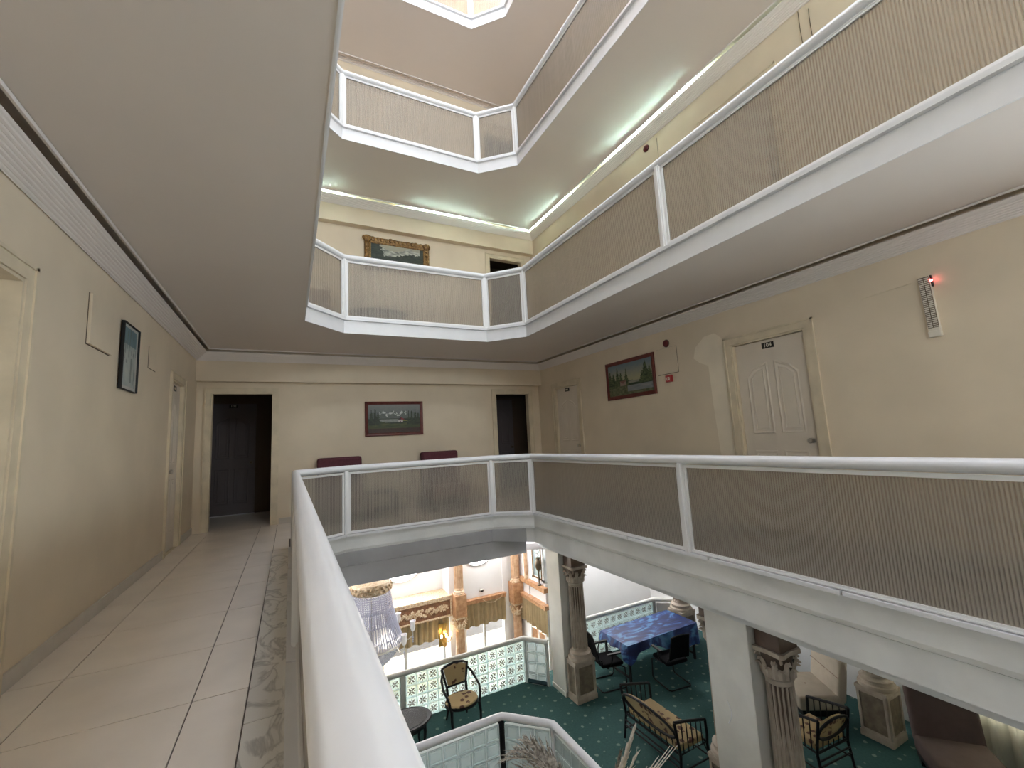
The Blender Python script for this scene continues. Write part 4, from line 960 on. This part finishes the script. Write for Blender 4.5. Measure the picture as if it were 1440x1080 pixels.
for i in range(46):
    x = 2.38 + i * .0258; zc_ = -2.895 + rr.uniform(-.085, .085) * (1 - abs(i - 23) / 60)
    for q in range(5):
        a = q * 2 * pi / 5 + rr.random(); mb.ball((x + .026 * cos(a), 10.958, zc_ + .026 * sin(a)), rr.uniform(.012, .022), 6, 4, 1, .6, 1)
    mb.ball((x, 10.952, zc_), .014, 6, 4)
build('floral_relief', mb, 'cream_gold', r, stuff=True)
def valance(label, p, q, ztop, zbot, cornice=True, amp=.035, folds=13, scal=.04, cm='curtain', seed=0):
    p = Vector(p); q = Vector(q); L = (q - p).length; t = (q - p).normalized(); nr = Vector((-t.y, t.x)); rn = random.Random(seed); ph = [rn.uniform(-.5, .5) for _ in range(40)]
    root = thing('valance', label, 'curtain', (p.x, p.y, ztop))
    def fn(u, v):
        s = u * folds; i = int(s); w = sin(2 * pi * s + ph[i % 40] * .6); d = amp * (.55 + .45 * (1 - v)) * w; z = ztop + (zbot - ztop) * (1 - v); z -= (1 - v) * scal * (sin(2 * pi * s * .5 + ph[3]) * .5 + .3 * w)
        b = p + t * (u * L) + nr * d; return (b.x, b.y, z)
    build('cloth', MB().grid(fn, folds * 8, 8, .004), cm, root, smooth=True)
    if cornice:
        mb = MB().box(0, L, -.055, .055, ztop - .005, ztop + .085).box(-.01, L + .01, -.07, .07, ztop + .07, ztop + .10); mb.xf(Matrix.Translation((p.x, p.y, 0)) @ Matrix.Rotation(atan2(t.y, t.x), 4, 'Z'))
        build('wooden_cornice', mb, 'marble_or', root, bevel=.004, seg=1)
    return root
v = valance('olive gold pleated valance with wooden cornice in the middle of the hall wall', (3.98, 10.94), (5.14, 10.94), -2.93, -3.50, folds=9)
build('pull_cord', MB().tube([(4.45, 10.87, -2.86), (4.60, 10.87, -2.97), (4.78, 10.87, -2.99), (4.95, 10.87, -2.93), (5.05, 10.87, -2.85)], .007, 6), 'cream_gold', v)
valance('olive gold pleated valance with wooden cornice on the side wall by the ornate window', (5.53, 10.80), (5.53, 9.45), -2.93, -3.52, folds=11, seed=4)
valance('darker olive valance hanging under the carved ledge', (2.25, 11.05), (3.60, 11.05), -3.13, -3.62, cornice=False, folds=10, seed=8)
def window_run(idx, p, q, z0, z1, xs_, label, lowpanel=None):
    p = Vector(p); q = Vector(q); L = (q - p).length; t = (q - p).normalized(); r = sroot('window_%d' % idx, label=label); ang = atan2(t.y, t.x)
    mt = Matrix.Translation((p.x, p.y, 0)) @ Matrix.Rotation(ang, 4, 'Z')
    mb = MB().box(0, L, -.03, .03, z0, z0 + .06).box(0, L, -.03, .03, z1 - .06, z1); mb.xf(mt); build('frame', mb, 'frame', r)
    for x in xs_:
        mb = MB().box(x * L - .03, x * L + .03, -.028, .028, z0 + .06, z1 - .06); mb.xf(mt); build('mullion', mb, 'frame', r)
    for a, b in zip(xs_, xs_[1:]):
        mb = MB().box(a * L + .031, b * L - .031, -.004, .004, z0 + .06, z1 - .06); mb.xf(mt); build('pane', mb, 'pane', r)
    if lowpanel:
        for a, b in zip(xs_, xs_[1:]):
            mb = MB().box(a * L + .06, b * L - .06, -.05, -.006, z0 + .1, z0 + lowpanel); mb.xf(mt); build('door_panel', mb, 'marble_or', r, bevel=.01, seg=1)
window_run(2, (3.72, 11.12), (5.18, 11.12), ZG, -2.86, [.02, .22, .59, .98], 'tall white-framed hall window under the middle valance')
window_run(3, (-2.9, 11.3), (3.60, 11.3), ZG, -3.13, [.01, .2, .4, .6, .755, .84, .99], 'tall white-framed hall windows under the carved ledge')
window_run(4, (5.67, 10.94), (5.67, 9.73), -4.02, -2.86, [.03, .35, .68, .97], 'white-framed window with orange lower panels on the side wall', .38)
struct('trim_15', MB().box(-3.0, 3.62, 11.26, 11.60, -3.20, -3.125), 'wall_white', label='white lintel over the hall windows')
# ornate window on the side wall
r = sroot('window_5', label='ornate window with gilded frame on the hall side wall')
mb = MB().box(5.60, 5.64, 9.66, 9.74, -2.38, -1.2).box(5.60, 5.64, 10.16, 10.26, -2.38, -1.2).box(5.60, 5.64, 9.66, 10.26, -2.40, -2.30); build('frame', mb, 'frame', r, bevel=.008, seg=1)
mb = MB().box(5.585, 5.60, 9.72, 9.75, -2.32, -1.2).box(5.585, 5.60, 10.15, 10.18, -2.32, -1.2).box(5.585, 5.60, 9.72, 10.18, -2.33, -2.30); build('gilt_bead', mb, 'gilt', r)
build('pane', MB().box(5.655, 5.665, 9.74, 10.16, -2.30, -1.2), 'block', r)
mb = MB()
for i in range(24): a = i * .9; mb.ball((5.64, 9.95 + .012 * i * cos(a) * .5, -1.75 + .018 * i * sin(a) * .9), .022, 6, 4, .4, 1, 1)
build('etched_flowers', mb, 'petal', r)
build('outer_board', MB().box(5.72, 5.76, 9.64, 10.28, -2.42, -1.1), 'wall_white', r)
struct('trim_16', MB().box(5.50, 5.618, 9.50, 10.78, -2.56, -2.45), 'marble_or', label='marbled ledge under the ornate window')
r = thing('small_column', 'short fluted orange column standing on the marbled ledge', 'column', (5.55, 10.46, -2.448))
build('shaft', fluted(MB(), (5.555, 10.46), -2.36, ZCE - .012, .056, .052, 12), 'col_or', r); build('base', MB().lathe([(.062, -2.448), (.066, -2.42), (.058, -2.40), (.061, -2.38), (.055, -2.36)], 16, (5.555, 10.46)), 'cream_gold', r, smooth=True)
r = thing('window_vase', 'dark bronze urn standing on the ledge before the ornate window', 'vase', (5.555, 9.80, -2.448))
build('body', MB().lathe([(.05, 0), (.055, .015), (.02, .05), (.02, .30), (.03, .34), (.075, .42), (.085, .50), (.06, .58), (.04, .62), (.065, .66)], 18), 'darkbrass', r, smooth=True, world=False)
for sx in (-1, 1): build('handle', MB().tube([(0, sx * .045, .62), (0, sx * .105, .60), (0, sx * .11, .52), (0, sx * .08, .47)], .008, 6), 'darkbrass', r, world=False)
# round lamps on the hall walls
def glow_disc(label, x, y, z, rad):
    r = thing('round_wall_lamp', label, 'lamp', (x, y, z))
    mb = MB().lathe([(rad, 0), (rad, .03), (rad * .9, .06), (rad * .6, .085), (.02, .095)], 36); mb.xf(Matrix.Rotation(radians(90), 4, 'X')); build('diffuser', mb, 'glow', r, smooth=True, world=False)
    mb = MB().lathe([(rad * 1.05, -.001), (rad * 1.05, .02), (rad * 1.01, .025)], 36); mb.xf(Matrix.Translation((0, .0, 0)) @ Matrix.Rotation(radians(90), 4, 'X')); build('rim', mb, 'wall_white', r, world=False)
glow_disc('large round glowing lamp above the carved ledge', 2.58, 11.58, -1.70, .55)
glow_disc('large round glowing lamp on the white wall above the middle valance', 4.42, 11.005, -1.55, .48)
r = thing('motion_sensor', 'small dark oval sensor on the white hall wall above the middle valance', 'sensor', (4.49, 11.015, -2.68))
mb = MB(); mb.ball((0, -.03, 0), .075, 14, 8, 1, .42, .55); build('housing', mb, 'steel', r, smooth=True, world=False); mb = MB(); mb.ball((0, -.05, -.012), .045, 12, 6, 1, .4, .5); build('lens', mb, 'black', r, smooth=True, world=False)
r = thing('light_switch', 'tiny dark switch on the white hall wall right of the first hall column', 'switch', (4.0, 11.015, -2.66))
build('plate', MB().box(-.02, .02, -.008, -.001, -.03, .03), 'steel', r, world=False); build('toggle', MB().box(-.006, .006, -.016, -.0085, -.01, .01), 'black', r, world=False)
def added_ceil_lamp(label, x, y, rad):  # unseen lamps added to brighten the hall and lobby
    r = thing('added_ceiling_light', label, 'lamp', (x, y, ZCE))
    build('diffuser', MB().lathe([(.02, -.10), (rad * .6, -.095), (rad * .9, -.07), (rad, -.04), (rad, -.03)], 32), 'added_glow', r, smooth=True, world=False)
    build('rim', MB().lathe([(rad * 1.01, -.035), (rad * 1.06, -.03), (rad * 1.06, -.003), (rad, -.003)], 32), 'steel', r, world=False)
added_ceil_lamp('added unseen ceiling light above the balustrade behind the blue table', 7.25, 9.0, .50)
added_ceil_lamp('added unseen ceiling light above the carved ledge', 2.9, 10.2, .30)
added_ceil_lamp('added unseen ceiling light above the corner valances', 4.75, 10.1, .30)
added_ceil_lamp('added unseen ceiling light beyond the left end of the balustrade', .2, 9.9, .40)
# gilded sconce under the ledge
r = thing('wall_sconce', 'gilded wall sconce with glowing candle bulbs beside the first hall column', 'lamp', (3.45, 10.96, -3.5))
build('mirror_plate', MB().xprism([(-.14, -.28), (.06, -.28), (.06, .24), (-.14, .24)], .035, .045), 'brass', r, world=False)
build('backplate', MB().lathe([(.004, -.30), (.05, -.26), (.03, -.1), (.06, .05), (.03, .2), (.004, .26)], 12, sy=.5), 'brass', r, smooth=True, world=False)
for s in (-1, 0, 1):
    build('arm', MB().tube([(0, -.02, -.12), (s * .07, -.09, -.17), (s * .12, -.12, -.10), (s * .12, -.12, -.04)], .009, 6), 'brass', r, world=False)
    mb = MB(); mb.ball((s * .12, -.12, .015), .022, 8, 6, 1, 1, 2); build('bulb', mb, 'bulb', r, smooth=True, world=False)
r = thing('sculpted_figure', 'dark carved figure standing at the window beside the first hall column', 'sculpture', (4.16, 10.62, ZG))
build('figure', MB().lathe([(.10, .75), (.12, .8), (.09, 1.1), (.12, 1.35), (.07, 1.55), (.11, 1.85), (.12, 2.05), (.05, 2.2), (.07, 2.28), (.06, 2.36), (.01, 2.42)], 14, sy=.7), 'darkbrass', r, smooth=True, world=False)
build('plinth', MB().box(-.14, .14, -.1, .1, .001, .749), 'wood', r, world=False)
# ---------------------------------------------------------------- chandelier
cc = (1.52, 9.7)
r = thing('crystal_chandelier', 'huge crystal chandelier with draped bead strings, left of the carved ledge', 'chandelier', (cc[0], cc[1], -2.4))
build('stem', MB().tube([(cc[0], cc[1], ZCE - .003), (cc[0], cc[1], -2.9)], .012, 8), 'steel', r)
mb = MB(); mb.lathe([(.36, -1.78), (.39, -1.74), (.39, -1.62), (.36, -1.58)], 30, cc); rr = random.Random(2)
for i in range(44):
    a = i * 2 * pi / 44; mb.ball((cc[0] + .395 * cos(a), cc[1] + .395 * sin(a), -1.68 + .035 * (-1) ** i), .033, 6, 4)
build('crown_ring', mb, 'cream_gold', r)
def bead_string(mb, p, q, sag, nb, s):
    for i in range(nb):
        t = (i + .5) / nb; x = p[0] + (q[0] - p[0]) * t; y = p[1] + (q[1] - p[1]) * t; z = p[2] + (q[2] - p[2]) * t - sag * 4 * t * (1 - t)
        mb.add([(x + s, y, z), (x, y + s, z), (x - s, y, z), (x, y - s, z), (x, y, z + s * 1.35), (x, y, z - s * 1.35)], [(0, 1, 4), (1, 2, 4), (2, 3, 4), (3, 0, 4), (1, 0, 5), (2, 1, 5), (3, 2, 5), (0, 3, 5)])
mb = MB()
for i in range(72):
    a = 2 * pi * i / 72; bead_string(mb, (cc[0] + .37 * cos(a), cc[1] + .37 * sin(a), -1.80), (cc[0] + .62 * cos(a), cc[1] + .62 * sin(a), -2.74), .12, 36, .0125)
for i in range(40):
    a = 2 * pi * i / 40 + .04; bead_string(mb, (cc[0] + .30 * cos(a), cc[1] + .30 * sin(a), -1.80), (cc[0] + .50 * cos(a), cc[1] + .50 * sin(a), -2.72), .16, 28, .013)
for k_, (ra, zz_) in enumerate(((.40, -2.1), (.44, -2.36), (.55, -2.62))):
    for i in range(90): a = 2 * pi * i / 90; bead_string(mb, (cc[0] + ra * cos(a), cc[1] + ra * sin(a), zz_), (cc[0] + ra * cos(a + .07), cc[1] + ra * sin(a + .07), zz_), 0, 1, .016)
build('bead_strings', mb, 'crystal', r, stuff=True)
mb = MB(); mb.lathe([(.60, -2.79), (.635, -2.76), (.635, -2.74), (.60, -2.73)], 36, cc); build('rim_ring', mb, 'steel', r, smooth=True)
mb = MB()
for i in range(48):
    a = 2 * pi * i / 48; bead_string(mb, (cc[0] + .60 * cos(a), cc[1] + .60 * sin(a), -2.79), (cc[0] + .12 * cos(a), cc[1] + .12 * sin(a), -3.20), .09, 20, .014)
build('bowl_strings', mb, 'crystal', r, stuff=True)
mb = MB(); mb.lathe([(.12, -3.21), (.13, -3.18), (.09, -3.26), (.02, -3.30)], 16, cc); build('finial', mb, 'steel', r, smooth=True)
for i in range(8):
    a = 2 * pi * i / 8 - .12; e = (cc[0] + .82 * cos(a), cc[1] + .82 * sin(a))
    build('arm', MB().tube([(cc[0] + .62 * cos(a), cc[1] + .62 * sin(a), -2.76), (cc[0] + .72 * cos(a), cc[1] + .72 * sin(a), -2.84), (*e, -2.78), (*e, -2.70)], .012, 6), 'steel', r)
    build('glass_shade', MB().lathe([(.012, -2.70), (.035, -2.68), (.055, -2.62), (.05, -2.54), (.062, -2.49), (.058, -2.49), (.045, -2.54)], 14, e), 'opal', r, smooth=True)
    mb = MB(); bead_string(mb, (*e, -2.80), (*e, -2.92), 0, 3, .02); build('drop', mb, 'crystal', r)

# ---------------------------------------------------------------- lobby furniture
r = thing('floral_armchair', 'black armchair with floral oval seat and shield back, before the glass block balustrade', 'chair', (2.74, 7.84, ZL), radians(3)); r.scale = (1.10, 1.0, .87)
st = MB(); st.lathe([(.0, .425), (.25, .425), (.265, .45), (.25, .475), (.18, .495), (.0, .502)], 30, sy=.92); build('seat', st, 'floral', r, smooth=True, world=False)
build('seat_rail', MB().lathe([(.262, .385), (.275, .39), (.275, .424), (.262, .43)], 30, sy=.92), 'black', r, smooth=True, world=False)
bk = [(-.17, .62), (.17, .62), (.225, .95), (.15, .99), (0, 1.02), (-.15, .99), (-.225, .95)]
tl = Matrix(((1, 0, 0, 0), (0, 1, .18, .12), (0, 0, 1, 0), (0, 0, 0, 1)))
mb = MB().xprism(offset_poly(bk, .028), -.025, .02); mb.xf(tl); b_ = build('backrest', mb, 'floral', r, bevel=.008, world=False)
mb = MB(); mb.tube([(x, -.002, z) for x, z in bk], .022, 8, True); mb.xf(tl); build('back_frame', mb, 'black', r, smooth=True, world=False)
for s in (-1, 1):
    build('leg', MB().tube([(s * .235, -.17, .41), (s * .245, -.20, .25), (s * .235, -.215, .0)], [.026, .022, .016], 8), 'black', r, smooth=True, world=False)
    build('leg', MB().tube([(s * .17, .215, .62), (s * .165, .19, .42), (s * .165, .20, .2), (s * .18, .25, .0)], [.020, .022, .02, .015], 8), 'black', r, smooth=True, world=False)
    build('arm', MB().tube([(s * .215, .285, .87), (s * .265, .20, .80), (s * .29, .05, .70), (s * .285, -.08, .66), (s * .265, -.16, .56), (s * .245, -.17, .41)], .019, 8), 'black', r, smooth=True, world=False)
r = thing('glass_side_table', 'oval black table with smoked glass top beside the floral armchair', 'table', (1.66, 7.52, ZL), radians(4))
mb = MB(); mb.lathe([(.36, .515), (.43, .52), (.445, .54), (.43, .555), (.36, .552)], 36, sy=.74); build('rim', mb, 'black', r, smooth=True, world=False)
build('glass_top', MB().lathe([(.0, .553), (.37, .553), (.37, .56), (.0, .56)], 36, sy=.74), 'tableglass', r, world=False)
build('apron', MB().lathe([(.37, .44), (.385, .515)], 30, sy=.72), 'black', r, world=False)
for a in (35, 145, 215, 325):
    x, y = .34 * cos(radians(a)), .24 * sin(radians(a)); build('leg', MB().tube([(x, y, .5), (x * 1.05, y * 1.05, .36), (x * .98, y * .98, .15), (x * 1.12, y * 1.12, .0)], [.03, .026, .018, .016], 8), 'black', r, smooth=True, world=False)
# blue table
r = thing('long_table', 'long black-legged table under the blue cloth', 'table', (6.90, 7.52, ZL))
build('tabletop', MB().box(-.955, .955, -.40, .40, .70, .735), 'black', r, world=False)
for sx in (-1, 1):
    for sy in (-1, 1): build('leg', MB().box(sx * .90 - .02, sx * .90 + .02, sy * .35 - .02, sy * .35 + .02, .0, .699), 'black', r, world=False)
    build('foot_bar', MB().box(sx * .90 - .018, sx * .90 + .018, -.33, .33, .10, .13), 'black', r, world=False)
def clothmesh():
    mb = MB(); X, Y, zt = .975, .42, .742; cr = .012
    mb.box(-X, X, -Y, Y, zt, zt + .004)
    per = []
    n1, n2 = 40, 18
    for i in range(n1): per.append((-X + 2 * X * i / n1, -Y, 'f', i / n1))
    for i in range(n2): per.append((X, -Y + 2 * Y * i / n2, 'r', i / n2))
    for i in range(n1): per.append((X - 2 * X * i / n1, Y, 'b', i / n1))
    for i in range(n2): per.append((-X, Y - 2 * Y * i / n2, 'l', i / n2))
    n = len(per); rows = 7; vs = []
    for j in range(rows):
        v = j / (rows - 1)
        for x, y, s, t in per:
            if s == 'f': dr = .34 - .22 * sin(min(1, t / .55) * pi) * (1 if t < .55 else 0) + (0.06 * sin(t * 9) if t > .55 else 0)
            elif s == 'r': dr = .40
            elif s == 'b': dr = .30
            else: dr = .13 + .21 * max(0, (t - .8) / .2)
            k = .030 * v * sin((t * (26 if s in 'fb' else 12)) * 1.3); c = .05 * v
            ox = {'f': 0, 'b': 0, 'r': 1, 'l': -1}[s]; oy = {'f': -1, 'b': 1, 'r': 0, 'l': 0}[s]
            vs.append((x + ox * (k + c) + .003 * ox, y + oy * (k + c) + .003 * oy, zt + .004 - dr * v))
    fs = [(j * n + i, j * n + (i + 1) % n, (j + 1) * n + (i + 1) % n, (j + 1) * n + i) for j in range(rows - 1) for i in range(n)]
    return mb.add(vs, fs)
o = build('tablecloth', clothmesh(), 'blue', smooth=True); o.location = (6.90, 7.52, ZL); tag(o, 'blue swirl-patterned cloth draped over the long table', 'tablecloth')
def office_chair(label, loc, rz):
    r = thing('office_chair', label, 'chair', loc, rz)
    build('seat', MB().box(-.24, .24, -.24, .22, .42, .49), 'blackmesh', r, smooth=True, bevel=.03, seg=3, world=False)
    def bf(u, v):
        x = (u - .5) * .46 * (1 - .12 * v); return (x, .25 + .10 * v - .05 * cos((u - .5) * 2.6) + .03, .55 + .44 * v)
    b = build('backrest', MB().grid(bf, 10, 8, .012), 'blackmesh', r, smooth=True, world=False)
    P = [bf(0, i / 6) for i in range(7)] + [bf(i / 6, 1) for i in range(1, 7)] + [bf(1, 1 - i / 6) for i in range(1, 7)] + [bf(1 - i / 6, 0) for i in range(1, 6)]
    build('back_frame', MB().tube(P, .012, 6, True), 'black', b, smooth=True, world=False)
    for s in (-1, 1):
        build('side_tube', MB().tube([(s * .20, .22, .56), (s * .22, .18, .44), (s * .24, -.16, .42), (s * .25, -.25, .38), (s * .25, -.27, .06), (s * .25, -.23, .016), (s * .25, .22, .014)], .0125, 8), 'black', r, smooth=True, world=False)
        build('armrest', MB().box(s * .275 - .028, s * .275 + .028, -.17, .12, .655, .685), 'black', r, bevel=.008, world=False)
        build('arm_post', MB().tube([(s * .255, .05, .44), (s * .285, .03, .56), (s * .275, .0, .66)], .014, 8), 'black', r, world=False)
    build('floor_bar', MB().tube([(-.25, .215, .014), (-.22, .255, .014), (.22, .255, .014), (.25, .215, .014)], .0125, 8), 'black', r, smooth=True, world=False)
office_chair('black mesh-backed cantilever office chair at the left end of the blue table', (5.64, 7.42, ZL), radians(80))
office_chair('black mesh-backed cantilever office chair at the long front side of the blue table', (6.72, 6.80, ZL), radians(172))
# bamboo settee and armchair
def bamboo(label, name, loc, rz, w):
    r = thing(name, label, 'settee' if w > .8 else 'chair', loc, rz); h = w / 2; d = .27
    build('seat_frame', MB().tube([(-h, -d, .36), (h, -d, .36), (h, d, .36), (-h, d, .36)], .018, 8, True), 'black', r, world=False)
    build('seat_cushion', MB().box(-h + .03, h - .03, -d + .02, d - .03, .365, .455), 'floral', r, smooth=True, bevel=.03, seg=3, world=False)
    for s in (-1, 1):
        build('leg', MB().tube([(s * h, -d, .66), (s * h, -d - .015, .45), (s * h, -d, .34), (s * h * 1.02, -d - .03, .0)], [.02, .02, .021, .018], 8), 'black', r, world=False)
        build('leg', MB().tube([(s * h, d + .07, .80), (s * h, d + .02, .5), (s * h, d, .34), (s * h * 1.02, d + .05, .0)], [.02, .02, .021, .018], 8), 'black', r, world=False)
        build('arm', MB().tube([(s * h, d + .07, .80), (s * h, d * .5, .76), (s * h, -d * .4, .70), (s * h, -d, .66)], .021, 8), 'black', r, smooth=True, world=False)
        for i in range(5):
            y = -d + .09 + i * .095; build('arm_spindle', MB().tube([(s * h, y, .37), (s * h, y + .012, .69 + .02 * i)], .009, 6), 'black', r, world=False)
        build('side_stretcher', MB().tube([(s * h, -d, .14), (s * h, d + .02, .14)], .012, 6), 'black', r, world=False)
        build('corner_brace', MB().tube([(s * h, -d, .22), (s * (h - .10), -d, .345)], .010, 6), 'black', r, world=False)
    def oc(t, rx, rz_): return (rx * cos(t), d + .045 + .07 * (sin(t) * rz_) / .2, .625 + rz_ * sin(t))
    o = build('oval_back', MB().tube([oc(2 * pi * i / 32, h * .96, .155) for i in range(32)], .019, 8, True), 'black', r, smooth=True, world=False)
    def pf(u, v):
        t = 2 * pi * u; q = oc(t, h * .92 * v, .14 * v); return (q[0], q[1] - .022, q[2])
    build('back_cushion', MB().grid(pf, 32, 4, .035), 'floral', o, smooth=True, world=False)
    n = max(3, int(w / .12))
    for i in range(n):
        x = -h + w * (i + 1) / (n + 1); zt = .625 - .155 * sqrt(max(0, 1 - (x / (h * .96)) ** 2)); build('back_spindle', MB().tube([(x, d + .01, .37), (x, d + .03, zt)], .008, 6), 'black', r, world=False)
    for z, y in ((.20, d + .03), (.27, d + .025)): build('back_stretcher', MB().tube([(-h, y, z), (h, y, z)], .013, 6), 'black', r, world=False)
    build('front_stretcher', MB().tube([(-h, -d, .18), (h, -d, .18)], .012, 6), 'black', r, world=False)
bamboo('black bamboo settee with oval floral back seen from behind, on the green carpet', 'bamboo_settee', (5.20, 5.52, ZL), radians(90), 1.12)
bamboo('black bamboo armchair with oval floral back, before the beige lounge chair', 'bamboo_armchair', (6.88, 4.26, ZL), radians(175), .66)
lounge_chair('beige buttoned armless lounge chair against the shaded lobby wall', (8.06, 4.93, ZL), radians(-122), 'beige_fab', w=.78, d=.78, tuft=True, backz=.98)
lounge_chair('dark brown armless lounge chair in front of the pale curtain', (8.02, 3.02, ZL), radians(-49), 'brown_fab', w=.78, d=.80, backz=1.06)
r = thing('round_side_table', 'small round black side table with pale top behind the beige lounge chair', 'table', (8.35, 5.62, ZL))
build('tabletop', MB().lathe([(.0, .50), (.25, .50), (.26, .515), (.25, .53), (.0, .532)], 26), 'beige_fab', r, smooth=True, world=False); build('rim', MB().lathe([(.262, .495), (.27, .50), (.27, .53), (.262, .535)], 26), 'black', r, smooth=True, world=False)
for a in range(3): build('leg', MB().tube([(.2 * cos(a * 2.1), .2 * sin(a * 2.1), .499), (.12 * cos(a * 2.1), .12 * sin(a * 2.1), .25), (.22 * cos(a * 2.1), .22 * sin(a * 2.1), 0)], .014, 6), 'black', r, world=False)
rw = sroot('window_11', label='lobby window behind the pale curtain')
for i in range(3): build('mullion', MB().box(9.03, 9.10, 1.33 + i * 1.02 - .03, 1.33 + i * 1.02 + .03, -3.02, -1.0), 'frame', rw)
for i in range(2): build('pane', MB().box(9.06, 9.07, 1.36 + i * 1.02, 2.32 + i * 1.02, -3.02, -1.0), 'pane', rw)
v = valance('pale gathered floor-length curtain behind the dark brown lounge chair', (8.88, 3.45), (8.88, 1.2), -.80, ZL + .03, cornice=False, amp=.05, folds=11, scal=.0, cm='sheer', seed=3)

# ---------------------------------------------------------------- dried palm rising through the lower void
pc = (3.02, 4.50)
r = thing('dried_palm', 'tall dried grey palm with drooping fronds and pale plumes rising in the lower void', 'plant', (pc[0], pc[1], ZG))
build('trunk', MB().tube([(pc[0], pc[1], ZG + .35), (pc[0] + .03, pc[1] - .02, -5.2), (pc[0], pc[1], -3.35)], [.06, .05, .035], 10), 'wood', r, smooth=True)
build('pot', MB().lathe([(.16, ZG), (.24, ZG + .25), (.27, ZG + .44), (.25, ZG + .44), (.22, ZG + .38), (.0, ZG + .37)], 20, pc), 'darkbrass', r, smooth=True)
rr = random.Random(21)
def frond(start, c1, end, nl, ll, m='frond'):
    P0, P1, P2 = Vector(start), Vector(c1), Vector(end); mb = MB(); sp = []
    for i in range(13):
        t = i / 12; sp.append(P0 * (1 - t) ** 2 + P1 * 2 * t * (1 - t) + P2 * t * t)
    mb.tube(sp, [.012 - .0007 * i for i in range(13)], 5)
    for i in range(nl):
        t = .12 + .88 * i / nl; p = P0 * (1 - t) ** 2 + P1 * 2 * t * (1 - t) + P2 * t * t; tg = ((P1 - P0) * 2 * (1 - t) + (P2 - P1) * 2 * t).normalized()
        sd = tg.cross(Vector((0, 0, 1))).normalized() * (1 if i % 2 else -1); L = ll * (.55 + .6 * sin(pi * min(1, t * .9 + .1))) * rr.uniform(.75, 1.15)
        d = (tg * .95 + sd * .45 + Vector((rr.uniform(-.15, .15), rr.uniform(-.15, .15), .12))).normalized(); w = .010
        q1 = p + d * L * .5; q2 = p + d * L + Vector((0, 0, -.10 * L)); n_ = d.cross(Vector((0, 0, 1))).normalized() * w; up = Vector((0, 0, .002))
        mb.add([p - n_ * .5, p + n_ * .5, q1 + n_, q1 - n_, q2, p - up * 2, q1 - up * 2 - n_ * .1], [(0, 1, 2, 3), (3, 2, 4), (0, 5, 1), (1, 5, 6, 2), (0, 3, 6, 5), (3, 4, 6), (2, 6, 4)])
    return build('frond', mb, m, r)
b0 = (pc[0], pc[1], -3.36)
frond(b0, (2.85, 4.85, -2.40), (2.46, 5.45, -2.80), 60, .38); frond(b0, (2.78, 4.75, -2.46), (2.36, 5.15, -2.86), 60, .38); frond(b0, (2.80, 4.85, -2.44), (2.58, 5.40, -2.72), 60, .38)
frond(b0, (2.85, 4.90, -2.55), (2.72, 5.45, -2.66), 50, .24); frond(b0, (2.70, 4.6, -2.80), (2.30, 4.95, -3.10), 50, .26); frond(b0, (2.95, 4.9, -2.75), (2.86, 5.40, -2.84), 40, .22)
frond(b0, (3.1, 4.2, -2.75), (3.45, 3.9, -2.45), 34, .20); frond(b0, (3.0, 4.1, -2.6), (3.15, 3.75, -2.45), 34, .2); frond(b0, (2.9, 4.1, -2.8), (2.7, 3.6, -2.9), 40, .25); frond(b0, (3.25, 4.2, -2.5), (3.62, 3.9, -2.48), 30, .16)
def plume(base, tip, w, m='plume', nb=120):
    b, t_ = Vector(base), Vector(tip); ax = (t_ - b); mb = MB(); mb.tube([b, b + ax * .5, t_ - ax * .02], [.008, .012, .003], 5)
    for i in range(nb):
        t = .25 + .75 * rr.random(); a = rr.random() * 2 * pi; p = b + ax * t; o_ = Vector((cos(a), sin(a), 0)); q = p + ax.normalized() * rr.uniform(.08, .17) + o_ * w * rr.uniform(.3, 1) * (1.15 - t)
        n_ = o_.cross(ax).normalized() * .009; mb.add([p - n_, p + n_, (p + q) / 2 + n_ * 1.2, (p + q) / 2 - n_ * 1.2, q, p + o_ * .003], [(0, 1, 2, 3), (3, 2, 4), (0, 5, 1), (0, 3, 5), (1, 5, 2)])
    return build('plume', mb, m, r)
plume((3.04, 4.46, -3.36), (3.225, 3.90, -1.95), .12, nb=420); plume((3.04, 4.46, -3.36), (3.20, 3.84, -2.10), .14, nb=60); plume((3.03, 4.48, -3.36), (3.10, 3.98, -2.16), .12, 'frond', 50)
for i in range(9):
    e = (3.30 + .07 * i, 3.80 + .015 * i, -2.22 - .03 * (i % 3)); mid = (3.2 + .03 * i, 4.05, -2.62)
    frond((3.04, 4.46, -3.34), mid, e, 6, .06, 'plume')
